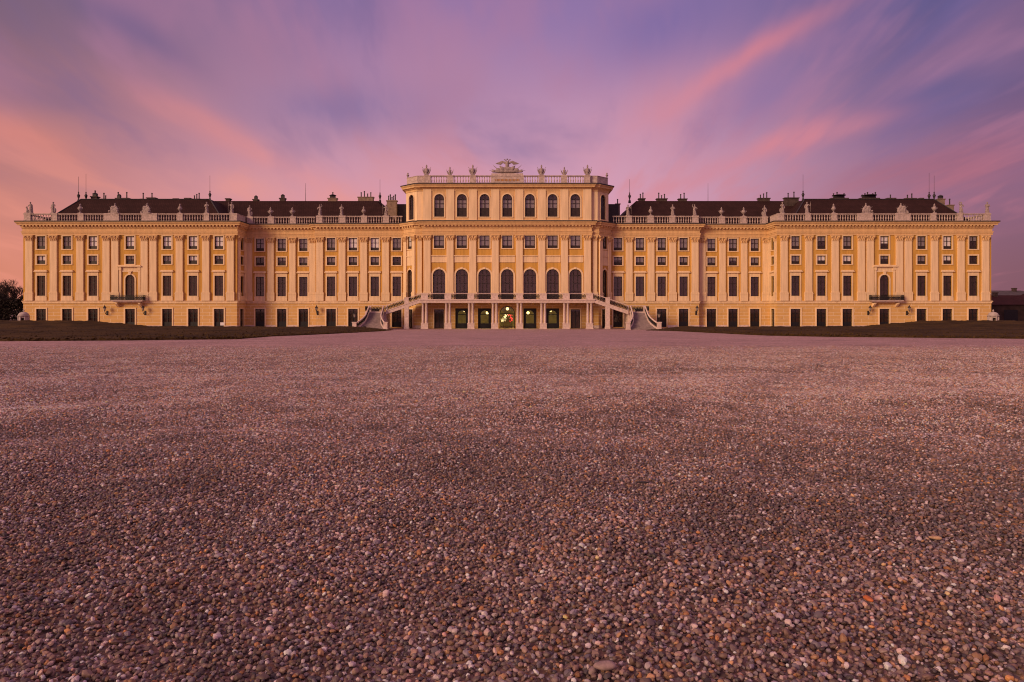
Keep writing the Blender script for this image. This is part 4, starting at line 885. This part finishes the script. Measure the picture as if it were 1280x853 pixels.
# ------------------------------------------------------------------ roof sculpture
def base_plinth(mb, w=.34, h=.14): mb.box(-w, w, -w, w, 0, h)
def fig(variant):
    b = MB(); base_plinth(b); z = .1; lean = (.06, -.05, .03, 0)[variant % 4]
    for r, zz, ox in ((.30, .12, 0), (.33, .3, 0), (.28, .65, lean*.6), (.24, .95, lean), (.20, 1.12, lean)):
        b.ell((ox, 0, z+zz), (r, r*.78, .3), 12, 8)
    b.ell((lean*.8, 0, z+1.22), (.23, .17, .28)); b.ell((lean*.4, 0, z+1.42), (.28, .16, .13)); b.tube([(lean*.3, 0, z+1.45), (lean*.1, -.02, z+1.62)], .08, 8)
    b.ell((0, -.03, z+1.74), (.115, .135, .16)); b.ell((0, -.17, z+1.72), (.03, .04, .03), 6, 4); b.ell((0, .03, z+1.79), (.13, .13, .12))
    b.tube([(-.14, -.18, z+.1), (-.1, -.22, z+.6), (.12, -.2, z+1.0)], [.06, .07, .05], 6); b.tube([(.16, -.2, z+.1), (.12, -.22, z+.55), (.0, -.2, z+.95)], .05, 6); b.tube([(-.26, -.05, z+1.4), (.0, -.2, z+1.15), (.28, -.05, z+.9)], .07, 6)
    if variant == 0: arms = [[(-.27, 0, 1.42), (-.42, -.08, 1.15), (-.22, -.26, 1.05)], [(.27, 0, 1.42), (.44, -.02, 1.62), (.30, -.08, 1.95)]]
    elif variant == 1: arms = [[(-.27, 0, 1.42), (-.36, -.02, 1.1), (-.34, -.16, .82)], [(.27, 0, 1.42), (.42, -.06, 1.15), (.2, -.26, 1.2)]]; 
    elif variant == 2: arms = [[(-.27, 0, 1.42), (-.46, -.05, 1.25), (-.52, -.15, 1.55)], [(.27, 0, 1.42), (.38, .02, 1.1), (.36, -.1, .8)]]
    else: arms = [[(-.27, 0, 1.42), (-.38, -.1, 1.12), (-.08, -.27, 1.12)], [(.27, 0, 1.42), (.38, -.1, 1.12), (.08, -.27, 1.22)]]
    for a in arms: b.tube([(p[0], p[1], p[2]+z) for p in a], [.085, .07, .05], 7); q = a[-1]; b.ell((q[0], q[1], q[2]+z), (.06, .06, .075), 8, 6)
    if variant == 1: b.ell((.36, .02, z+.45), (.16, .16, .42)); 
    if variant == 2: b.tube([(-.53, -.15, z+.2), (-.53, -.15, z+1.9)], .035, 6)
    return remesh(b, 'statue', STAT, .04)
def group_fig():
    b = MB(); b.box(-.62, .62, -.34, .34, 0, .14); m = fig(1)
    for r, zz, ox in ((.30, .3, .25), (.28, .7, .25), (.24, 1.1, .26)): b.ell((ox, 0, zz), (r, r*.8, .36))
    b.ell((.26, 0, 1.45), (.27, .17, .24)); b.tube([(.26, 0, 1.5), (.24, 0, 1.75)], .08); b.ell((.22, -.03, 1.86), (.12, .14, .16)); b.tube([(.0, 0, 1.5), (-.12, -.1, 1.25), (-.2, -.1, 1.05)], [.08, .07, .05])
    b.ell((-.3, 0, .4), (.24, .2, .36)); b.ell((-.34, 0, .78), (.17, .14, .22)); b.ell((-.4, -.03, 1.08), (.11, .12, .14)); b.tube([(-.42, 0, .85), (-.5, -.1, 1.0), (-.44, -.1, 1.2)], .05); b.tube([(.5, .02, 1.5), (.48, .05, .9), (.5, .05, .2)], [.07, .12, .14]); return remesh(b, 'statue', STAT, .04)
def urn(flame=True, handles=True, k=1.):
    b = MB(); base_plinth(b, .3, .14); b.lathe([(.24, .14), (.2, .22), (.1, .34), (.09, .44), (.18, .52), (.34, .68), (.42, .86), (.40, 1.0), (.30, 1.08), (.26, 1.14), (.32, 1.2), (.3, 1.24), (.16, 1.32), (.1, 1.4)], (0, 0, 0), 16)
    if handles:
        for s_ in (-1, 1): b.tube([(s_*.36, 0, .82), (s_*.56, 0, .96), (s_*.52, 0, 1.12), (s_*.34, 0, 1.1)], .055, 6)
    if flame: b.lathe([(.1, 1.36), (.19, 1.48), (.16, 1.6), (.08, 1.74), (.02, 1.86)], (0, 0, 0), 8)
    return remesh(b, 'urn', STAT, .035)
def trophy(v):
    b = MB(); b.box(-1.05, 1.05, -.4, .4, 0, .12); r = random.Random(v)
    b.ell((.0, 0, .4), (.9, .34, .42)); b.ell((-.3, -.1, .75), (.42, .2, .42), 12, 8, (0, .3, 0)); b.ell((.45, -.05, .62), (.4, .22, .34), 12, 8, (0, -.4, 0))
    b.ell((.18, 0, 1.0), (.24, .2, .34)); b.ell((.2, -.03, 1.38), (.14, .15, .18)); b.ell((.2, 0, 1.52), (.1, .1, .1)); b.tube([(.0, 0, 1.1), (-.3, -.1, 1.0), (-.5, -.15, 1.15)], [.09, .08, .06]); b.tube([(.4, 0, 1.1), (.62, -.1, .85), (.85, -.1, .6)], [.09, .08, .06])
    for k in range(7): a = -1.1+2.2*k/6+r.uniform(-.1, .1); b.tube([(a*.3, .1, .4), (a*.95, .12, .95+.35*math.cos(a*1.3)+r.uniform(-.1, .2))], [.05, .035], 5)
    for k in range(5): b.ell((r.uniform(-.9, .9), -.25, r.uniform(.2, .5)), (.18, .12, .16), 8, 6)
    return remesh(b, 'statue', STAT, .045)
def bust(v):
    b = MB(); base_plinth(b, .36, .12); b.lathe([(.30, .12), (.20, .26), (.17, .45), (.26, .62)], (0, 0, 0), 14); b.ell((0, 0, .85), (.29, .2, .32)); b.ell((0, 0, 1.06), (.33, .18, .14))
    b.tube([(0, 0, 1.0), (0, -.02, 1.3)], .085); b.ell((0, -.03, 1.4), (.14, .16, .19)); b.ell((0, .02, 1.56), (.14, .17, .1)); b.tube([(0, .12, 1.56), (0, 0, 1.72), (0, -.12, 1.66)], .055)
    for s_ in (-1, 1):
        b.tube([(s_*.12, .0, .16), (s_*.40, 0, .42), (s_*.58, 0, .78), (s_*.66, 0, 1.05)], [.12, .13, .08, .03], 7); b.tube([(s_*.1, .08, .2), (s_*.72, .1, 1.42 if v else 1.2)], [.05, .045], 5)
        if v: b.tube([(s_*.1, .1, .2), (s_*.42, .12, 1.2)], [.05, .045], 5)
    if v: b.ell((0, -.2, .62), (.22, .08, .26))
    return remesh(b, 'statue', STAT, .035)
def small_bust(): b = MB(); base_plinth(b, .2, .1); b.lathe([(.16, .1), (.1, .2), (.12, .35), (.26, .6)], (0, 0, 0), 10); b.ell((0, 0, .62), (.26, .16, .14)); b.tube([(0, 0, .62), (0, 0, .8)], .07); b.ell((0, -.02, .9), (.12, .13, .15)); b.ell((0, 0, .95), (.16, .15, .1)); return remesh(b, 'statue', STAT, .03)
SM = dict(f0=fig(0), f1=fig(1), f2=fig(2), f3=fig(3), g=group_fig(), u0=urn(), u1=urn(True, False), t0=trophy(1), t1=trophy(5), b0=bust(0), b1=bust(1), s=small_bust())
DESC = dict(f0='robed stone statue raising one arm', f1='robed stone statue leaning on a stump', f2='robed stone statue holding a staff', f3='robed stone statue with folded arms', g='stone pair of a standing and a seated figure', u0='two handled stone urn with flame',
    u1='plain stone urn with flame', t0='stone heap of armour with a reclining figure', t1='stone heap of armour with a reclining figure', b0='helmeted stone bust among spears', b1='helmeted stone bust with shield among spears', s='small stone bust')
ORD = ['first', 'second', 'third', 'fourth', 'fifth', 'sixth', 'seventh', 'eighth', 'ninth', 'tenth', 'eleventh', 'twelfth', 'thirteenth', 'fourteenth', 'fifteenth']
def statue(k, px, y, z, lab, sc=1., flip=False, rz=0):
    o = link(SM[k].name.split('.')[0], SM[k], None, ((px-640)/886*y+CX, y, z), rz, (-sc if flip else sc, sc, sc*(1.22 if k[0] == 't' else 1))); tag(o, DESC[k]+lab, 'urn' if k[0] == 'u' else 'statue', 'sculptures along the roof balustrade')
LL = [('g', 36.5, 130.4), ('f1', 66.6, 130.4), ('u0', 100.3, 130.4), ('t0', 142.8, 130.4), ('t1', 183.0, 130.4), ('u1', 225, 130.4), ('f3', 258.4, 130.4), ('f2', 289.6, 130.4), ('f1', 312, 134.9), ('u0', 338.2, 134.9), ('u0', 365.4, 134.9), ('f0', 399.8, 133.7), ('f3', 427, 133.7), ('u1', 454.6, 133.7), ('f2', 482.6, 133.7)]
RR = [('f3', 1234, 130.4), ('f0', 1201.4, 130.4), ('u0', 1168, 130.4), ('t1', 1127.5, 130.4), ('t0', 1083.6, 130.4), ('u1', 1042, 130.4), ('f2', 1008.8, 130.4), ('f1', 978, 130.4), ('f1', 955.7, 134.9), ('u0', 929.6, 134.9), ('u0', 901.8, 134.9), ('f0', 868.4, 133.7), ('f3', 840.9, 133.7), ('u1', 813.4, 133.7), ('f2', 785, 133.7)]
for lst, nm in ((LL, 'left'), (RR, 'right')):
    for i, (k, px, y) in enumerate(lst): statue(k, px, y, 21.12, f", {ORD[i]} from the balustrade's far {nm} end", 1.08 if k[0] in 'fg' else 1.0, nm == 'right', random.uniform(-.25, .25))
for k, px, lab, sc in (('b1', 533.2, ', third to the left of the crowning eagle', 1.14), ('b0', 562.4, ', second to the left of the crowning eagle', .92), ('b1', 591, ', next to the crowning eagle on its left', 1.14), ('b1', 676.8, ', next to the crowning eagle on its right', 1.14), ('b0', 705.3, ', second to the right of the crowning eagle', .92), ('b1', 734.3, ', third to the right of the crowning eagle', 1.14)):
    statue(k, px, 130.1, 28.07, lab, sc)
statue('s', 509.8, 133.2, 28.07, " at the central pavilion's left roof corner", 1.05); statue('s', 758.6, 133.2, 28.07, " at the central pavilion's right roof corner", 1.05)
def eagle():
    e = tag(empty('eagle_sculpture', (0, 130.1, 28.42)), 'stone double eagle with spread wings over trophies crowning the central pavilion', 'statue')
    b = MB(); b.ell((0, 0, .35), (2.3, .4, .3)); b.ell((0, 0, .75), (.85, .38, .55)); b.ell((0, 0, 1.5), (.28, .26, .7)); b.ell((0, -.05, 1.9), (.26, .22, .35))
    for s_ in (-1, 1):
        b.tube([(s_*.08, 0, 2.1), (s_*.2, -.04, 2.4), (s_*.34, -.08, 2.5)], [.11, .09, .08], 7); b.ell((s_*.38, -.1, 2.52), (.13, .09, .09)); b.tube([(s_*.46, -.1, 2.52), (s_*.56, -.1, 2.44)], [.05, .015], 5)
        for k in range(7):                                            # wing: fan of long feathers
            t = k/6; b.tube([(s_*.15, .05, 2.0-t*.25), (s_*(.75-.1*t), .08, 2.28-.22*t), (s_*(1.75-.75*t), .1, 1.82-.28*t)], [.13, .12, .03], 6)
        for k, (x, z, L, a) in enumerate(((.9, .5, 1.3, .9), (1.3, .4, 1.25, 1.15), (1.1, .45, 1.6, .7), (1.6, .35, 1.1, 1.3), (.7, .6, 1.1, .5))): b.tube([(s_*x, .05, z), (s_*(x+L*math.sin(a)), .08, z+L*math.cos(a))], [.09, .03], 6)
        b.ell((s_*1.3, -.15, .6), (.42, .16, .4), 10, 8, (0, s_*.5, 0)); b.ell((s_*.75, -.2, .85), (.3, .2, .45), 10, 8, (0, s_*.3, 0)); b.ell((s_*1.0, 0, 1.3), (.13, .13, .16)); b.tube([(s_*1.0, 0, .6), (s_*1.0, 0, 1.2)], .1); b.ell((s_*1.95, -.1, .4), (.35, .2, .25))
        b.tube([(s_*.1, -.1, 1.2), (s_*.3, -.2, .9)], .07)
    b.ell((0, -.05, 2.62), (.15, .15, .12))
    link('eagle_body', remesh(b, 'eagle', STAT, .04), e, None, 0, (1.27, 1.1, 1.0))
eagle()

# ------------------------------------------------------------------ things beside the palace
def sentry(x, y, lab, sg):
    e = tag(empty('sentry_box', (x, y, 0)), lab, 'sentry box', 'stone sentry boxes at the palace corners')
    b = MB(); n = 8
    for k in range(n):
        a0, a1 = 2*math.pi*(k+.06)/n, 2*math.pi*(k+.94)/n; open_ = k == (6 if sg > 0 else 5)
        z0 = 2.05 if open_ else 0.; r = .78
        p = [(r*math.cos(a0), r*math.sin(a0)), (r*math.cos(a1), r*math.sin(a1)), (.62*math.cos(a1), .62*math.sin(a1)), (.62*math.cos(a0), .62*math.sin(a0))]
        b.add([(q[0], q[1], z0) for q in p]+[(q[0], q[1], 2.3) for q in p], [(3, 2, 1, 0), (4, 5, 6, 7), (0, 1, 5, 4), (1, 2, 6, 5), (2, 3, 7, 6), (3, 0, 4, 7)])
        a = 2*math.pi*k/n; b.tube([(.8*math.cos(a), .8*math.sin(a), 0), (.8*math.cos(a), .8*math.sin(a), 2.3)], .09, 6)
    b.lathe([(.92, 2.3), (.95, 2.38), (.9, 2.44), (.82, 2.45)], (0, 0, 0), 16); b.build('sentry_wall', STAL, e)
    MB().lathe([(.84, 2.45), (.80, 2.65), (.62, 2.88), (.34, 3.02), (.12, 3.08)], (0, 0, 0), 16).build('dome', STAL, e, True); MB().lathe([(.1, 3.05), (.08, 3.15), (.15, 3.28), (.1, 3.4), (.02, 3.5)], (0, 0, 0), 8).build('finial', STAL, e, True)
STAL = mat('pale_limestone', (.42, .35, .33), .85, .1, 3.)
sentry((29.6-640)/886*122+CX, 122, "white domed stone sentry box at the palace's left corner", 1); sentry((1241.5-640)/886*122+CX, 122, "white domed stone sentry box at the palace's right corner", -1)
x, y = (278-640)/886*116.8+CX, 116.8; e = tag(empty('lawn_sign', (x, y, .1)), 'small white notice sign by the left wing doors', 'sign'); MB().box(-.34, .34, -.02, .02, .75, 1.25).build('sign_board', mat('white_board', (.75, .7, .7), .6, .04), e); MB().box(-.03, .03, .021, .06, 0, 1.2).build('sign_post', IRON, e)
x, y = (455.5-640)/886*119.6+CX, 119.6; b = MB(); b.lathe([(.3, 0), (.34, .1), (.33, .4), (.24, .6), (.08, .7)], (0, 0, 0), 10); tag(link('guard_stone', b.mesh('guard_stone', mat('dark_stone', (.05, .035, .035), .85, .2), True), None, (x, y, 0)), 'dark squat guard stone at the foot of the left stair', 'guard stone')
def stone(px, py, L, col, lab, ratio=(.5, .35), rz=.2):
    d = 664.5/(py-406.9); x = (px-640)/886*d+CX; z = float(ground_z(np.array([x]), np.array([d]))[0])
    b = MB().ell((0, 0, 0), (L/2, L/2*ratio[0], L/2*ratio[1]), 20, 14); r = random.Random(px)
    b.v = [tuple(c*(1+.10*math.sin(v[0]/L*9+r.random()*.3)*math.cos(v[1]/L*11)) for c in v) for v in b.v]
    o = link('stone', b.mesh('stone', mat('stone_%d' % px, col, .6, .15, 60), True), None, (x, d, z+L/2*ratio[1]*.9+.010), rz); tag(o, lab, 'stone', 'stones lying on the gravel')
STONES = [(757, 845, .050, (.30, .21, .20), 'pinkish grey oblong pebble larger than the gravel around it', (.5, .36), .05), (804, 610, .06, (.03, .025, .03), 'thin blackish sliver lying flat on the gravel', (.22, .15), -.1),
    (1085, 768, .032, (.45, .13, .045), 'small orange red chip standing out on the gravel', (.5, .4), 1.9), (1170, 685, .042, (.42, .27, .17), 'pale tan elongated chip on the gravel', (.35, .3), -.4)]
for s in STONES: stone(*s)

# ------------------------------------------------------------------ background at the sides
def bare_tree(x, y, h, spread, seed, lab):
    r = random.Random(seed); e = tag(empty('bare_tree', (x, y, 0)), lab, 'tree', 'bare trees beyond the left wing'); t = MB(); tw = MB()
    def grow(mb, p, d, L, rad, lev):
        pts = [p]; q = p
        for k in range(3):
            d = (d+Vector((r.uniform(-.22, .22), r.uniform(-.22, .22), r.uniform(-.05, .16)))).normalized(); q = q+d*L/3; pts.append(q)
        mb.tube(pts, [max(.024, rad*q_) for q_ in (1, .85, .7, .55)], 5 if lev < 2 else 3)
        if lev >= 5: return
        n = 5
        for k in range(n):
            s = pts[r.choice((1, 2, 3))] if k else pts[3]; a = Vector((r.gauss(0, 1), r.gauss(0, 1), r.uniform(-.1, .9))).normalized()
            nd = (d*.55+a*.75*spread).normalized(); grow(tw, s, nd, L*r.uniform(.58, .78), rad*.55, lev+1)
    grow(t, Vector((0, 0, 0)), Vector((0, 0, 1)), h*.34, h*.022, 0); t.build('trunk', BARK, e); tw.build('crown', BARK, e)
for x, y, h, s, lab in ((-119, 168, 11.6, 3, 'bushy bare winter tree nearest the left wing corner'), (-127, 172, 12.4, 5, 'tall bare winter tree at the left edge of the picture'), (-112.5, 174, 8.2, 8, 'low bare winter tree half hidden behind the left wing'), (-123, 160, 9.0, 12, 'low bushy bare tree in front of the taller ones at left')): bare_tree(x, y, h, 1., s, lab)
HEDGE = mat('dark_hedge_leaf', (.022, .016, .012), .9, .3, 3.)
def hedge(x0, x1, y, h, lab):
    b = MB(); r = random.Random(3)
    for k in range(26000):
        x = r.uniform(x0, x1); d = r.uniform(-1.2, 1.2); z = (h+.5*math.sin(x*.9)+.3*math.sin(x*2.3))*r.random()**.6; s = r.uniform(.14, .34); a = Vector((r.gauss(0, 1), r.gauss(0, 1), r.gauss(0, 1))).normalized(); c = a.orthogonal().normalized()*s; f = a.cross(c).normalized()*s; p = Vector((x, y+d, z))
        b.add([p-c, p+f*.6, p+c, p-f*.6], [(0, 1, 2, 3)])
    tag(b.build('hedge', HEDGE), lab, 'hedge')
hedge(-150, -96, 163, 6.2, 'tall dark clipped hedge under the bare trees left of the palace')
DW = mat('dark_wall_plaster', (.045, .028, .022), .9, .2, 1.); GW = mat('grey_wall_plaster', (.12, .09, .09), .9, .2, 1.)
def house(name, x0, x1, y0, y1, hw, hr, lab, roofm, wallm, doors=0, chims=()):
    e = tag(empty(name, ((x0+x1)/2, y0, 0)), lab, 'building'); cx, cy = (x0+x1)/2, y0; hx = (x1-x0)/2; D = y1-y0
    b = MB().box(-hx, hx, 0, D, 0, hw); b.build('wall', wallm, e)
    b = MB().add([(-hx-.4, -.4, hw), (hx+.4, -.4, hw), (hx+.4, D+.4, hw), (-hx-.4, D+.4, hw), (-hx+D*.25, D/2, hr), (hx-D*.25, D/2, hr)], [(0, 1, 5, 4), (1, 2, 5), (2, 3, 4, 5), (3, 0, 4), (3, 2, 1, 0)]); rf = b.build('roof', roofm, e)
    for u, w, h in chims: b = MB().box(u-w/2, u+w/2, D*.4, D*.4+w, hw, hr+h); b.box(u-w/2-.1, u+w/2+.1, D*.4-.1, D*.4+w+.1, hr+h, hr+h+.2); b.build('chimney', CHIM, rf)
    for k in range(doors): u = -hx+(k+.5)*2*hx/doors; MB().box(u-1.6, u+1.6, -.05, .02, 0, 3.4).build('gate', DOORM, e); 
    for k in range(doors-1): u = -hx+(k+1)*2*hx/doors; MB().box(u-.5, u+.5, -.05, .02, 1.4, 3.0).build('window', SASH, e)
house('outbuilding', 113, 160, 166, 176, 4.6, 6.9, 'low dark outbuilding with red tiled roof right of the palace', ROOFR, DW, 5, ((-19.5, .8, .5),))
house('outbuilding', 126, 150, 196, 210, 7.0, 8.9, 'grey roofed house with a chimney behind the red tiled outbuilding', roof_mat('grey_roof', (.09, .075, .08)), GW, 0, ((-4.5, .9, .9), (6, .9, .5)))
house('outbuilding', 141, 165, 186, 196, 7.0, 9.5, 'dark roofed house at the far right behind the outbuilding', ROOFM, DW, 0)
house('outbuilding', -165, -138, 186, 196, 6.5, 9.8, 'dark roofed house behind the bare trees at the far left', ROOFM, DW, 0, ((4, .9, .4),))
